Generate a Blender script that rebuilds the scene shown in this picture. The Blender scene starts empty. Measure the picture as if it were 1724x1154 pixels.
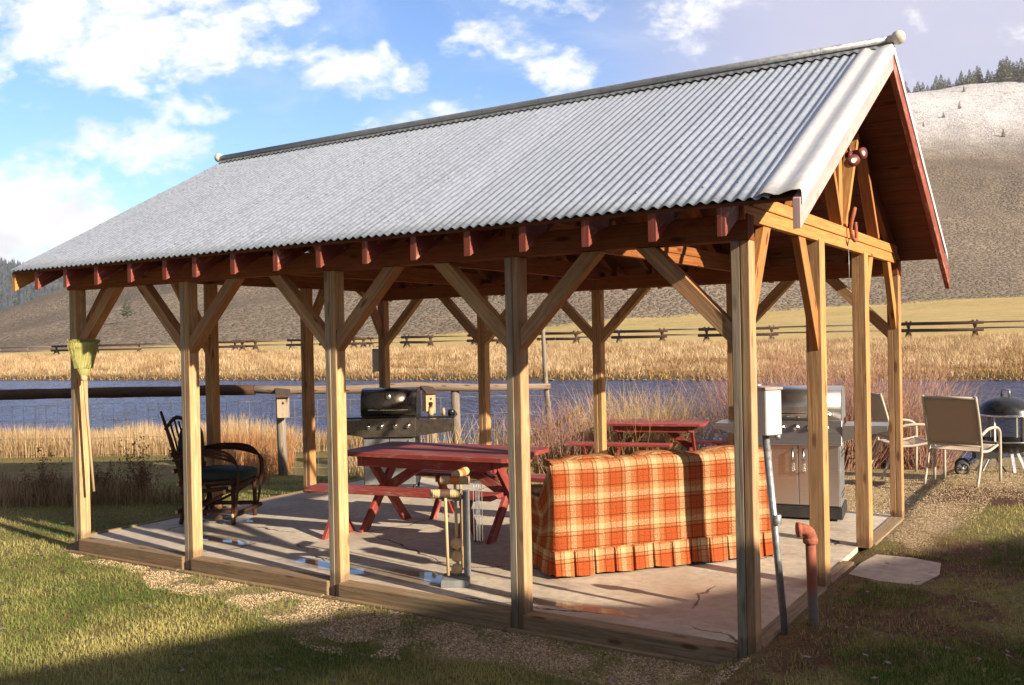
import bpy, bmesh, math, random
import numpy as np
from mathutils import Vector, Matrix, noise as mnoise
R = math.radians
random.seed(7); rng = np.random.default_rng(11)
S = bpy.context.scene; COL = S.collection

# ---------------------------------------------------------------- camera
CP = Vector((7.973, -5.037, 1.7355)); YAW, PITCH, ROLL = -0.56828, -0.00484, -0.01987
fw = Vector((math.sin(YAW)*math.cos(PITCH), math.cos(YAW)*math.cos(PITCH), math.sin(PITCH)))
r0 = Vector((math.cos(YAW), -math.sin(YAW), 0)); u0 = r0.cross(fw)
rr = r0*math.cos(ROLL)+u0*math.sin(ROLL); uu = -r0*math.sin(ROLL)+u0*math.cos(ROLL)
cam = bpy.data.cameras.new("camera"); co = bpy.data.objects.new("camera", cam); COL.objects.link(co)
M = Matrix((rr, uu, -fw)).transposed().to_4x4(); M.translation = CP; co.matrix_world = M
cam.lens = 36*1584.6/1724; cam.clip_start = .05; cam.clip_end = 20000; S.camera = co
FH = Vector((math.sin(YAW), math.cos(YAW), 0)); RH = Vector((FH.y, -FH.x, 0))
def ad(a, d):                       # point on the land: sideways ratio a, distance d along the valley
    return CP.x+FH.x*d+RH.x*a*d, CP.y+FH.y*d+RH.y*a*d

# ---------------------------------------------------------------- sun, sky, exposure
SUN_EL, SUN_AZ = R(21.8), R(-8.8)          # azimuth counted from +X towards +Y
sd = Vector((math.cos(SUN_EL)*math.cos(SUN_AZ), math.cos(SUN_EL)*math.sin(SUN_AZ), math.sin(SUN_EL)))
sl = bpy.data.lights.new("sun", 'SUN'); so = bpy.data.objects.new("sun", sl); COL.objects.link(so)
sl.energy = 5.0; sl.angle = R(.55); sl.color = (1, .85, .64)
so.rotation_euler = (-sd).to_track_quat('-Z', 'Y').to_euler()
W = bpy.data.worlds.new("World"); S.world = W; W.use_nodes = True
S.view_settings.view_transform = 'Standard'; S.view_settings.look = 'None'; S.view_settings.gamma = 1
S.view_settings.exposure = 1.0; S.view_settings.use_curve_mapping = False

class NT:
    """small node-tree writer"""
    def __init__(s, nt): s.nt = nt
    def n(s, t, **k):
        x = s.nt.nodes.new(t)
        for a, v in k.items():
            if a == 'inp':
                for i, w in v.items(): s.set(x.inputs[i], w)
            else: setattr(x, a, v)
        return x
    def set(s, sock, v):
        if isinstance(v, bpy.types.NodeSocket): s.nt.links.new(v, sock)
        elif isinstance(v, (tuple, list)) and sock.type == 'RGBA' and len(v) == 3: sock.default_value = (*v, 1)
        else: sock.default_value = v
    def math(s, op, a, b=0.0, c=None, clamp=False):
        x = s.n('ShaderNodeMath', operation=op, use_clamp=clamp); s.set(x.inputs[0], a); s.set(x.inputs[1], b)
        if c is not None: s.set(x.inputs[2], c)
        return x.outputs[0]
    def vm(s, op, a, b=None, scale=None):
        x = s.n('ShaderNodeVectorMath', operation=op); s.set(x.inputs[0], a)
        if b is not None: s.set(x.inputs[1], b)
        if scale is not None: s.set(x.inputs[3], scale)
        return x.outputs['Value'] if op in ('DOT_PRODUCT', 'LENGTH', 'DISTANCE') else x.outputs[0]
    def mix(s, f, a, b, mode='MIX'):
        x = s.n('ShaderNodeMix', data_type='RGBA', blend_type=mode); s.set(x.inputs[0], f); s.set(x.inputs[6], a); s.set(x.inputs[7], b)
        return x.outputs[2]
    def noise(s, v, sc=5, det=4, ro=.55, dist=0, dim='3D'):
        x = s.n('ShaderNodeTexNoise', noise_dimensions=dim); s.set(x.inputs['Vector'], v); s.set(x.inputs['Scale'], sc)
        s.set(x.inputs['Detail'], det); s.set(x.inputs['Roughness'], ro); s.set(x.inputs['Distortion'], dist); return x.outputs[0]
    def vor(s, v, sc=5, out='Distance', feat='F1', rnd=1):
        x = s.n('ShaderNodeTexVoronoi', feature=feat); s.set(x.inputs['Vector'], v); s.set(x.inputs['Scale'], sc); s.set(x.inputs['Randomness'], rnd); return x.outputs[out]
    def ramp(s, f, lo, hi, a=0.0, b=1.0, smooth=True):
        x = s.n('ShaderNodeMapRange', interpolation_type='SMOOTHSTEP' if smooth else 'LINEAR', clamp=True)
        for i, v in enumerate((f, lo, hi, a, b)): s.set(x.inputs[i], v)
        return x.outputs[0]
    def mapv(s, v, sc=(1, 1, 1), loc=(0, 0, 0), rot=(0, 0, 0)):
        x = s.n('ShaderNodeMapping'); s.set(x.inputs[0], v); x.inputs[1].default_value = loc; x.inputs[2].default_value = rot; x.inputs[3].default_value = sc
        return x.outputs[0]
    def sep(s, v): x = s.n('ShaderNodeSeparateXYZ'); s.set(x.inputs[0], v); return x.outputs
    def comb(s, a, b, c=0.0):
        x = s.n('ShaderNodeCombineXYZ'); s.set(x.inputs[0], a); s.set(x.inputs[1], b); s.set(x.inputs[2], c); return x.outputs[0]
    def bump(s, h, st=.3, d=.01):
        x = s.n('ShaderNodeBump'); s.set(x.inputs['Strength'], st); s.set(x.inputs['Distance'], d); s.set(x.inputs['Height'], h); return x.outputs[0]

# sky: Nishita with broken cumulus and a thin lavender veil to the right
g = NT(W.node_tree); W.node_tree.nodes.clear()
sky = g.n('ShaderNodeTexSky', sky_type='NISHITA', sun_disc=False, sun_elevation=SUN_EL,
          sun_rotation=math.atan2(sd.x, sd.y), altitude=1900, air_density=1.0, dust_density=.6, ozone_density=1.6)
dr = g.n('ShaderNodeTexCoord').outputs['Generated']
df = g.vm('DOT_PRODUCT', dr, tuple(FH)); dA = g.math('DIVIDE', g.vm('DOT_PRODUCT', dr, tuple(RH)), g.math('MAXIMUM', g.math('ABSOLUTE', df), .05))
dE = g.math('DIVIDE', g.sep(dr)[2], g.math('MAXIMUM', g.math('ABSOLUTE', df), .05))
ae = g.comb(dA, dE)
# cloud banks: centre (sideways, up), half sizes, weight
BL = [(-.39,.345,.19,.075,1.0),(-.42,.30,.12,.05,.75),(-.34,.262,.085,.022,.72),(-.27,.325,.05,.03,.7),(-.155,.285,.085,.032,.85),(-.19,.30,.05,.02,.6),
      (-.385,.215,.095,.034,.9),(-.52,.13,.15,.062,1.25),(-.44,.085,.14,.07,1.2),(-.545,.30,.03,.03,.7),(-.23,.365,.04,.018,.75),
      (-.02,.325,.06,.03,.6),(.04,.29,.08,.035,.7),(-.11,.232,.07,.022,.7),(-.025,.247,.02,.016,.75),(.10,.355,.12,.012,.6),(.20,.34,.05,.04,.6),(-.55,.19,.05,.03,.7)]
acc = None
wob = g.noise(g.comb(dA, g.math('MULTIPLY', dE, 1.5)), 5, 3, .5)
ae2 = g.vm('ADD', ae, g.vm('SCALE', g.vm('SUBTRACT', g.n('ShaderNodeTexNoise', inp={'Vector': ae, 'Scale': 9.0, 'Detail': 4.0}).outputs['Color'], (.5, .5, .5)), scale=.075))
for (a, e, ra, re, w) in BL:
    q = g.vm('MULTIPLY', g.vm('SUBTRACT', ae2, (a, e, 0)), (1/(ra*1.18), 1/(re*1.25), 0))
    v = g.ramp(g.vm('DOT_PRODUCT', q, q), 1.0, 0.0, 0.0, w)
    acc = v if acc is None else g.math('MAXIMUM', acc, v)
fine = g.noise(g.comb(dA, g.math('MULTIPLY', dE, 1.6)), 13, 9, .6, .3)
fine2 = g.noise(g.comb(dA, g.math('MULTIPLY', dE, 1.6)), 42, 6, .6, .2)
fsum = g.math('ADD', fine, g.math('MULTIPLY', g.math('SUBTRACT', fine2, .5), .35))
den = g.math('ADD', g.math('MULTIPLY', acc, .50), g.math('MULTIPLY', g.math('SUBTRACT', fsum, .5), 1.5))
back = g.ramp(df, 0.15, -.1)                       # elsewhere in the sky: scattered cloud
den = g.math('ADD', den, g.math('MULTIPLY', g.math('MULTIPLY', back, .4), g.ramp(g.noise(dr, 2.2, 5, .55), .52, .66, 0, .35)))
cl = g.ramp(den, .12, .62)
wisp = g.math('MULTIPLY', g.ramp(g.noise(g.comb(dA, g.math('MULTIPLY', dE, 2.2)), 4, 6, .6, .5), .45, .75), .38)
veil = g.math('MULTIPLY', g.ramp(dA, .02, .32), g.ramp(g.noise(ae, 3.5, 5, .5, .4), .28, .62, .82, 1.0))
hsv = g.n('ShaderNodeHueSaturation'); g.set(hsv.inputs['Saturation'], 1.08); g.set(hsv.inputs['Value'], g.ramp(df, .35, .85, .28, 1.95)); g.set(hsv.inputs['Color'], sky.outputs[0])  # sky brightened toward the view, dimmed elsewhere to cut fill light
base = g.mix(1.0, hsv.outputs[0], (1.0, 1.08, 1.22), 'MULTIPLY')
c1 = g.mix(wisp, base, (9.2, 9.8, 11.6)); c2 = g.mix(veil, c1, (6.9, 6.8, 8.4))
thick = g.ramp(g.noise(g.comb(dA, g.math('MULTIPLY', dE, 1.6)), 9, 5, .5, .2), .42, .75)
c3 = g.mix(cl, c2, g.mix(thick, (13.0, 12.9, 12.6), (10., 9.9, 10.8)))
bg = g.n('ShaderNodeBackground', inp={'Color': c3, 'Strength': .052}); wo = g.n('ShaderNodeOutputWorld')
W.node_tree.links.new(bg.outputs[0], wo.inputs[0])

# ---------------------------------------------------------------- materials
def mat(name):
    m = bpy.data.materials.new(name); m.use_nodes = True; m.node_tree.nodes.clear(); g = NT(m.node_tree)
    b = g.n('ShaderNodeBsdfPrincipled'); o = g.n('ShaderNodeOutputMaterial'); m.node_tree.links.new(b.outputs[0], o.inputs[0])
    return m, g, b
def setb(g, b, col=None, rough=None, metal=None, nor=None, spec=None):
    if col is not None: g.set(b.inputs['Base Color'], col)
    if rough is not None: g.set(b.inputs['Roughness'], rough)
    if metal is not None: g.set(b.inputs['Metallic'], metal)
    if nor is not None: g.set(b.inputs['Normal'], nor)
    if spec is not None: g.set(b.inputs['Specular IOR Level'], spec)
def plain(name, c, rough=.6, metal=0, var=.25, sc=12, bump=.15, spec=.5):
    m, g, b = mat(name); v = g.n('ShaderNodeTexCoord').outputs['Object']
    n = g.noise(v, sc, 5, .6)
    setb(g, b, g.mix(g.ramp(n, .3, .7), tuple(x*(1-var) for x in c), tuple(min(1, x*(1+var)) for x in c)), g.ramp(n, .2, .8, max(0, rough-.1), min(1, rough+.1)), metal, g.bump(n, bump, .004), spec)
    return m
def wood(name, ca, cb, gray=.0, gcol=(.40, .345, .275), saw=.0, red=.0, rough=.8):
    """rough-sawn timber; grain runs along U (metres). gray: weathering on the face to the yard"""
    m, g, b = mat(name)
    uv = g.n('ShaderNodeUVMap', uv_map='UVMap').outputs[0]; rnd = g.n('ShaderNodeObjectInfo').outputs['Random']
    uv = g.vm('ADD', uv, g.comb(g.math('MULTIPLY', rnd, 37.0), g.math('MULTIPLY', rnd, 11.0)))
    gr = g.noise(g.mapv(uv, (2.2, 60, 1)), 1, 6, .6, .6)
    gr2 = g.noise(g.mapv(uv, (.9, 9, 1)), 1, 4, .5, 1.2)
    ring = g.math('SINE', g.math('MULTIPLY', g.math('ADD', gr2, g.math('MULTIPLY', gr, .05)), 70.0))
    c = g.mix(g.ramp(gr, .3, .7), ca, cb)
    c = g.mix(g.math('MULTIPLY', g.ramp(ring, .2, 1), .28), c, tuple(x*.5 for x in ca))
    # knots
    kv = g.mapv(uv, (2.6, 9.0, 1)); kd = g.vor(kv, 1.0)
    kn = g.ramp(kd, .20, .07); c = g.mix(g.math('MULTIPLY', kn, .85), c, (ca[0]*.33, ca[1]*.22, ca[2]*.2))
    blo = g.noise(g.mapv(uv, (1.5, 5, 1)), 1.7, 3, .5); c = g.mix(g.ramp(blo, .45, .75, 0, .45), c, (cb[0]*1.05, cb[1]*.72, cb[2]*.5))
    hs = g.n('ShaderNodeHueSaturation'); g.set(hs.inputs['Color'], c); g.set(hs.inputs['Value'], g.math('ADD', .86, g.math('MULTIPLY', rnd, .28))); g.set(hs.inputs['Hue'], g.math('ADD', .492, g.math('MULTIPLY', rnd, .014)))
    c = hs.outputs[0]
    h = g.math('ADD', g.math('MULTIPLY', gr, .6), g.math('MULTIPLY', kn, -.3))
    if saw:
        s_ = g.sep(uv); w = g.math('SINE', g.math('ADD', g.math('MULTIPLY', s_[0], 430.0), g.math('ADD', g.math('MULTIPLY', s_[1], 330.0), g.math('MULTIPLY', gr2, 14.0))))
        wm = g.math('MULTIPLY', g.ramp(w, .35, 1), g.ramp(g.noise(g.mapv(uv, (2.5, 8, 1)), 1.3, 2), .38, .62))
        c = g.mix(g.math('MULTIPLY', wm, saw), c, (ca[0]*.42, ca[1]*.4, ca[2]*.4)); h = g.math('SUBTRACT', h, g.math('MULTIPLY', wm, .5))
    if gray:
        tc = g.n('ShaderNodeTexCoord'); geo = g.n('ShaderNodeNewGeometry'); ny = g.sep(geo.outputs['True Normal'])[1]; pz = g.sep(geo.outputs['Position'])[2]
        f = g.math('MULTIPLY', g.ramp(ny, -.3, -.8), g.ramp(g.math('ADD', pz, g.math('MULTIPLY', gr2, 1.6)), 3.4, 1.4, .7, 1))
        low = g.ramp(g.math('ADD', pz, g.math('MULTIPLY', blo, .5)), .75, .15)
        f = g.math('MULTIPLY', g.math('MAXIMUM', f, g.math('MULTIPLY', low, .6)), gray, clamp=True)
        gc = g.mix(g.ramp(gr, .3, .65), tuple(x*.55 for x in gcol), gcol); gc = g.mix(g.math('MULTIPLY', kn, .6), gc, (.09, .06, .04))
        c = g.mix(f, c, gc)
        wet = g.ramp(g.math('ADD', pz, g.math('MULTIPLY', g.noise(uv, 14, 3), .16)), .17, .10); c = g.mix(g.math('MULTIPLY', wet, .55), c, (.09, .07, .05))
    setb(g, b, c, rough, 0, g.bump(h, .55, .006), .25)
    return m
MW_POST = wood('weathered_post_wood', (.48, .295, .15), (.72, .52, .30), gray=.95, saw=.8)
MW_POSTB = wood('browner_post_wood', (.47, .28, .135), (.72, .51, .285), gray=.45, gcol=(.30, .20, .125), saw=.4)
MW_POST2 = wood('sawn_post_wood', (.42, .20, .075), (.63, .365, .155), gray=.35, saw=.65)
MW_IN = wood('cedar_timber', (.22, .072, .022), (.34, .125, .042), saw=.25)  # base colour lowered to stand in for shade beneath the roof
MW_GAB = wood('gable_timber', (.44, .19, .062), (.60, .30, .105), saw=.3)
MW_DECK = wood('roof_decking_wood', (.12, .04, .016), (.20, .07, .028))  # darkened in albedo to deepen the shade under the eaves
MW_CURB = wood('edging_wood', (.20, .14, .085), (.33, .245, .155))
MW_OLD = wood('old_gray_wood', (.17, .14, .115), (.30, .255, .21))
MW_LOG = wood('dark_log_wood', (.045, .026, .016), (.10, .06, .038))
MW_LOGP = wood('pale_log_wood', (.17, .12, .09), (.30, .225, .17))
MW_LOGP2 = wood('greyed_box_wood', (.30, .24, .18), (.46, .38, .30))
MW_DKROOF = wood('dark_box_roof', (.05, .035, .03), (.10, .075, .06))
MW_TWIG = wood('twig_bark', (.035, .015, .009), (.10, .045, .026))
MW_PALE = wood('pale_pine', (.50, .36, .20), (.66, .50, .29))
def paint_worn(name, c, under, amt=.5):
    m, g, b = mat(name); uv = g.n('ShaderNodeUVMap', uv_map='UVMap').outputs[0]; rnd = g.n('ShaderNodeObjectInfo').outputs['Random']
    uv = g.vm('ADD', uv, g.comb(g.math('MULTIPLY', rnd, 37.0), 0.0)); n = g.noise(g.mapv(uv, (9, 40, 1)), 1, 6, .65); n2 = g.noise(g.mapv(uv, (2, 6, 1)), 1, 3)
    f = g.math('MULTIPLY', g.ramp(g.math('ADD', n, g.math('MULTIPLY', n2, .5)), .96-amt*.3, 1.06-amt*.3), .8)
    c0 = g.mix(g.ramp(n2, .3, .7), tuple(x*.8 for x in c), tuple(x*1.15 for x in c)); setb(g, b, g.mix(f, c0, under), .55, 0, g.bump(n, .3, .003), .35); return m
M_TAIL = paint_worn('worn_red_paint', (.27, .068, .045), (.50, .31, .25), .5)
M_BARGE = paint_worn('pale_barge_paint', (.60, .40, .39), (.40, .18, .13), .45)
M_RED = paint_worn('red_table_paint', (.30, .052, .042), (.30, .19, .15), .55)
# galvanised roof
def galv(name, c=(.54, .57, .61), metal=.35, rough=.42, streak=.10):
    m, g, b = mat(name); v = g.n('ShaderNodeTexCoord').outputs['Object']
    sp = g.sep(g.n('ShaderNodeTexVoronoi', inp={'Vector': v, 'Scale': 46.0}).outputs['Color'])[0]; n = g.noise(g.mapv(v, (9, .5, .5)), 1, 4, .5); n3 = g.noise(v, 1.4, 4)
    f = g.math('ADD', g.math('MULTIPLY', sp, .6), g.math('ADD', g.math('MULTIPLY', n, .9), g.math('MULTIPLY', n3, .3)))
    col = g.mix(g.ramp(f, .45, 1.1), tuple(x*(1-streak) for x in c), tuple(min(1, x*(1+streak)) for x in c))
    shn = g.n('ShaderNodeTexWhiteNoise', noise_dimensions='1D'); g.set(shn.inputs['W'], g.math('FLOOR', g.math('DIVIDE', g.sep(v)[0], .612))); col = g.mix(g.math('MULTIPLY', shn.outputs[0], .22), col, tuple(x*.72 for x in c))
    seam = g.math('FRACT', g.math('DIVIDE', g.sep(v)[0], .612)); col = g.mix(g.math('MULTIPLY', g.ramp(seam, .018, .006), .45), col, (.12, .12, .14))
    rust = g.math('MULTIPLY', g.ramp(g.noise(g.mapv(v, (5, 2, 2)), 3, 5, .7), .68, .78), .28); col = g.mix(g.math('MULTIPLY', rust, .5), col, (.33, .24, .19))
    setb(g, b, col, g.ramp(sp, 0, 1, rough-.06, rough+.14), metal, g.bump(g.math('ADD', sp, n), .08, .002)); return m
M_GALV = galv('galvanized_roof', (.37, .42, .50), metal=.4, rough=.48); M_TRIM = galv('edge_sheet_metal', (.66, .67, .69), .2, .5, .06); M_PIPE = galv('galvanized_pipe', (.40, .42, .44), .7, .42)
M_STEEL, g_, b_ = mat('brushed_steel'); v_ = g_.n('ShaderNodeTexCoord').outputs['Object']; n_ = g_.noise(g_.mapv(v_, (4, 4, 160)), 1, 4); setb(g_, b_, g_.mix(n_, (.45, .43, .41), (.62, .60, .57)), g_.ramp(n_, .2, .8, .26, .38), .9, g_.bump(n_, .04, .002))
M_STEELD = plain('smoked_steel', (.17, .145, .12), .3, .75, .12, bump=.02)
M_STEELB = plain('grey_steel_panel', (.33, .34, .36), .4, .6, .1)
M_CHROME = plain('chrome', (.75, .75, .75), .18, 1, .05, bump=.02)
M_BLACK = plain('black_enamel', (.018, .017, .018), .32, 0, .3, bump=.03)
M_LID = plain('smoked_steel_lid', (.10, .085, .075), .3, .75, .15, bump=.02)
M_DARK = plain('dark_plastic', (.03, .03, .032), .6)
M_WHITE = plain('white_enamel', (.68, .67, .65), .5, 0, .08, 5, .05)
M_BALL = plain('weathered_ball_paint', (.62, .58, .48), .6, 0, .15, 30)
M_RUST = plain('rust_red_pipe', (.33, .10, .055), .8, 0, .35, 40, .5)
M_BROWN = plain('brown_lamp_paint', (.17, .045, .03), .45, .1, .2)
M_GREEN = plain('dark_green_cushion', (.012, .03, .026), .8, 0, .35, 20, .3)
M_STRAW = None
m, g, b = mat('broom_straw'); uv = g.n('ShaderNodeUVMap', uv_map='UVMap').outputs[0]; n = g.noise(g.mapv(uv, (3, 160, 1)), 1, 5, .7); n2 = g.noise(g.mapv(uv, (6, 12, 1)), 1, 3)
setb(g, b, g.mix(g.ramp(g.math('ADD', n, g.math('MULTIPLY', n2, .4)), .5, .9), (.29, .28, .07), (.60, .56, .22)), .7, 0, g.bump(n, .8, .01)); M_STRAW = m
# plaid
m, g, b = mat('orange_plaid_tweed'); uv = g.n('ShaderNodeUVMap', uv_map='UVMap').outputs[0]; P_ = .222
tw = g.noise(g.vm('SCALE', uv, scale=1.0), 260, 2, .6); uvw = g.vm('ADD', uv, g.vm('SCALE', g.comb(g.noise(uv, 25, 2), g.noise(g.vm('ADD', uv, (5, 5, 0)), 25, 2)), scale=.006)); s_ = g.sep(uvw)
def stripes(x):
    t = g.math('FRACT', g.math('DIVIDE', x, P_))
    cream = g.math('MULTIPLY', g.ramp(t, .50, .53), g.ramp(t, .97, 1.0, 1, 0)); mid = g.math('MULTIPLY', g.ramp(t, .62, .64), g.ramp(t, .80, .82, 1, 0))
    def ln(c, w): return g.ramp(g.math('ABSOLUTE', g.math('SUBTRACT', t, c)), w, w*.55)
    dk = g.math('MAXIMUM', g.math('MAXIMUM', ln(.47, .016), ln(.06, .014)), g.math('MAXIMUM', ln(.60, .010), g.math('MULTIPLY', ln(.26, .010), .55)))
    return cream, mid, dk
cu, mu, du = stripes(s_[0]); cv, mv, dv = stripes(s_[1])
def sc_(cr, md): return g.mix(cr, (.50, .105, .032), g.mix(md, (.56, .27, .11), (.70, .53, .29)))
col = g.mix(g.ramp(g.math('ADD', tw, g.math('MULTIPLY', g.noise(uv, 90, 2), .35)), .52, .84), sc_(cu, mu), sc_(cv, mv))
dk = g.math('MULTIPLY', g.math('MAXIMUM', du, dv), g.ramp(tw, .25, .6, .45, .95)); col = g.mix(dk, col, (.10, .035, .012))
col = g.mix(g.ramp(g.noise(uv, 120, 3, .7), .6, .75, 0, .35), col, (.72, .48, .24))
setb(g, b, col, .92, 0, g.bump(g.math('ADD', tw, g.noise(uv, 70, 3)), .9, .012), .1); M_PLAID = m
# concrete slab with puddles, stains and cracks
m, g, b = mat('concrete'); p = g.n('ShaderNodeNewGeometry').outputs['Position']; n = g.noise(p, 1.3, 6, .6, .4); n2 = g.noise(p, 14, 5, .65); n3 = g.noise(g.mapv(p, (.7, 1.5, 1)), 2.2, 4, .5, .6)
c = g.mix(g.ramp(n, .3, .7), (.50, .43, .345), (.68, .595, .485)); c = g.mix(g.ramp(n2, .35, .75, 0, .5), c, (.28, .235, .19)); c = g.mix(g.ramp(n3, .55, .7, 0, .5), c, (.34, .25, .185))
PUD = [(2.85, .36, .52, .13), (3.65, .42, .42, .16), (1.15, .62, .55, .10), (.35, 1.35, .5, .14), (4.95, .30, .5, .08)]
pm = None
for (x, y, rx, ry) in PUD:
    q = g.vm('MULTIPLY', g.vm('SUBTRACT', p, (x, y, 0)), (1/rx, 1/ry, 0)); v = g.math('SUBTRACT', 1.0, g.math('ADD', g.vm('DOT_PRODUCT', q, q), g.math('MULTIPLY', g.math('SUBTRACT', g.noise(p, 5, 4, .6), .5), 2.2)))
    pm = v if pm is None else g.math('MAXIMUM', pm, v)
damp = g.ramp(pm, -.6, .1); wet = g.ramp(pm, .05, .4)
crk = g.n('ShaderNodeTexVoronoi', feature='DISTANCE_TO_EDGE', inp={'Vector': g.vm('ADD', g.mapv(p, (.5, .62, 0)), g.vm('SCALE', g.n('ShaderNodeTexNoise', inp={'Vector': p, 'Scale': 3.0, 'Detail': 6.0}).outputs['Color'], scale=.16)), 'Scale': .85}).outputs[0]
ck = g.math('MULTIPLY', g.ramp(crk, .005, .002), g.ramp(g.noise(p, .8, 2), .44, .50)); c = g.mix(g.math('MULTIPLY', damp, .5), c, (.15, .11, .08)); c = g.mix(ck, c, (.05, .04, .035))
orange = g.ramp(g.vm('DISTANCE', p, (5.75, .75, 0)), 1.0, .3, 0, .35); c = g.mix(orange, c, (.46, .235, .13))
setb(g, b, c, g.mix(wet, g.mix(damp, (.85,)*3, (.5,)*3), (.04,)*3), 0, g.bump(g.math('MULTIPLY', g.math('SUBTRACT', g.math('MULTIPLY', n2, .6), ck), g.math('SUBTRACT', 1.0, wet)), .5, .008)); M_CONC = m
M_STONE = plain('pale_paving_stone', (.40, .33, .26), .9, 0, .18, 9, .5)
# ground: lawn, pea gravel, mulch; beyond the river dry meadow. zones follow world position
m, g, b = mat('yard_ground'); p = g.n('ShaderNodeNewGeometry').outputs['Position']; s_ = g.sep(p); X_, Y_, Z_ = s_[0], s_[1], s_[2]
n = g.noise(p, .9, 5, .6, .5); nf = g.noise(p, 60, 4, .7); nm = g.noise(p, 9, 4, .6)
grass = g.mix(g.ramp(n, .35, .65), (.065, .08, .02), (.17, .125, .045)); grass = g.mix(g.ramp(nf, .3, .7, 0, .75), grass, (.33, .26, .11)); grass = g.mix(g.ramp(nm, .55, .75, 0, .6), grass, (.06, .05, .025))
pv = g.n('ShaderNodeTexVoronoi', inp={'Vector': p, 'Scale': 52.0}); peb = g.sep(pv.outputs['Color'])[0]
gravel = g.mix(peb, (.36, .26, .15), (.74, .57, .35)); gravel = g.mix(g.ramp(pv.outputs[0], .3, .6, 0, .6), gravel, (.10, .07, .04)); gravel = g.mix(g.ramp(nm, .5, .7, 0, .6), gravel, (.16, .105, .06))
mulch = g.mix(g.ramp(nf, .3, .7), (.045, .022, .014), (.17, .085, .055))
sx = g.math('SUBTRACT', 0.0, g.math('ADD', Y_, g.math('MULTIPLY', g.math('SUBTRACT', n, .5), 1.0)))      # gravel strip along the yard edge of the slab
wid = g.ramp(X_, .2, 3.6, .02, .66); f1 = g.math('MULTIPLY', g.ramp(g.math('SUBTRACT', wid, sx), -.1, .12), g.ramp(X_, -.5, .1))
f1 = g.math('MULTIPLY', f1, g.ramp(X_, 6.3, 5.8)); f1 = g.math('MULTIPLY', f1, g.ramp(Y_, .3, .1))
yy = g.math('ADD', Y_, g.math('MULTIPLY', g.math('SUBTRACT', n, .5), 2.4))
f2 = g.math('MULTIPLY', g.ramp(X_, 4.0, 4.8), g.math('MULTIPLY', g.ramp(g.math('ADD', yy, g.ramp(X_, 6.5, 6.2)), 5.3, 5.9), g.ramp(yy, 13.5, 12.0)))       # gravel patio by the chairs
f2 = g.math('MAXIMUM', f2, g.math('MULTIPLY', g.math('MULTIPLY', g.ramp(X_, 6.2, 6.4), g.ramp(g.math('ADD', X_, g.math('MULTIPLY', n, .8)), 7.25, 7.0)), g.math('MULTIPLY', g.ramp(yy, 2.9, 3.3), g.ramp(Y_, 6.0, 5.5))))
gpch = g.ramp(nm, .62, .7); f2 = g.math('MULTIPLY', f2, g.math('SUBTRACT', 1.0, g.math('MULTIPLY', gpch, .35)))
f3 = g.math('MULTIPLY', g.math('MULTIPLY', g.ramp(X_, 6.1, 6.5), g.ramp(g.math('ADD', Y_, g.math('MULTIPLY', g.math('SUBTRACT', nm, .5), 1.8)), 5.0, 5.5)), g.ramp(g.math('ADD', Y_, g.math('MULTIPLY', g.math('SUBTRACT', nm, .5), 1.2)), 6.7, 6.2))
f4 = g.math('MULTIPLY', g.ramp(X_, 6.1, 6.6), g.math('MULTIPLY', g.ramp(n, .42, .55), g.ramp(Y_, 4.0, 3.0)))
c = g.mix(f1, grass, gravel); c = g.mix(f4, c, mulch); c = g.mix(f2, c, gravel); c = g.mix(f3, c, mulch)
dist = g.math('ADD', g.math('MULTIPLY', g.math('SUBTRACT', X_, CP.x), FH.x), g.math('MULTIPLY', g.math('SUBTRACT', Y_, CP.y), FH.y))
dry = g.mix(g.ramp(g.noise(p, .5, 6, .7), .35, .65), (.34, .23, .11), (.50, .38, .21)); mead = g.mix(g.ramp(g.noise(g.mapv(p, (1, 1, 1)), .05, 5, .6), .4, .6), (.50, .36, .14), (.38, .31, .12)); mead = g.mix(g.ramp(g.noise(p, .35, 7, .75), .3, .7), mead, (.58, .44, .20))
c = g.mix(g.ramp(dist, 24, 30), c, dry); c = g.mix(g.ramp(g.math('ADD', Z_, g.math('MULTIPLY', g.noise(p, .08, 3), .5)), .75, 1.35), c, mead)
c = g.mix(g.ramp(Z_, -.45, -.75), c, (.13, .10, .065))
setb(g, b, c, .95, 0, g.bump(g.math('ADD', nf, g.math('MULTIPLY', pv.outputs[0], .7)), .8, .02), .15); M_GROUND = m
# sage hill with a dusting of snow above
m, g, b = mat('sage_hillside'); p = g.n('ShaderNodeNewGeometry').outputs['Position']; Z_ = g.sep(p)[2]
pw = g.vm('ADD', p, g.vm('SCALE', g.n('ShaderNodeTexNoise', inp={'Vector': p, 'Scale': .35, 'Detail': 3.0}).outputs['Color'], scale=2.0))
v1 = g.vor(pw, 1.0, rnd=1); v2 = g.vor(pw, .21); n1 = g.noise(p, .012, 6, .6, .6); n2 = g.noise(p, .9, 5, .75); n3 = g.noise(p, .11, 5, .7)
soil = g.mix(g.ramp(n1, .35, .65), (.195, .157, .12), (.27, .22, .17)); bush = g.mix(n3, (.10, .08, .06), (.165, .135, .102))
bf = g.ramp(g.math('ADD', v1, g.math('MULTIPLY', g.math('SUBTRACT', n2, .5), .5)), .62, .36); c = g.mix(g.math('MULTIPLY', bf, .85), soil, bush)
c = g.mix(g.ramp(n3, .52, .72, 0, .35), c, (.26, .195, .125))
sn = g.ramp(g.math('ADD', Z_, g.math('ADD', g.math('MULTIPLY', g.math('SUBTRACT', n1, .5), 36.0), g.math('MULTIPLY', g.math('SUBTRACT', n3, .5), 34.0))), 78, 128); snf = g.math('MULTIPLY', sn, g.math('ADD', .50, g.math('MULTIPLY', g.ramp(n2, .38, .6), .5)))
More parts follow.
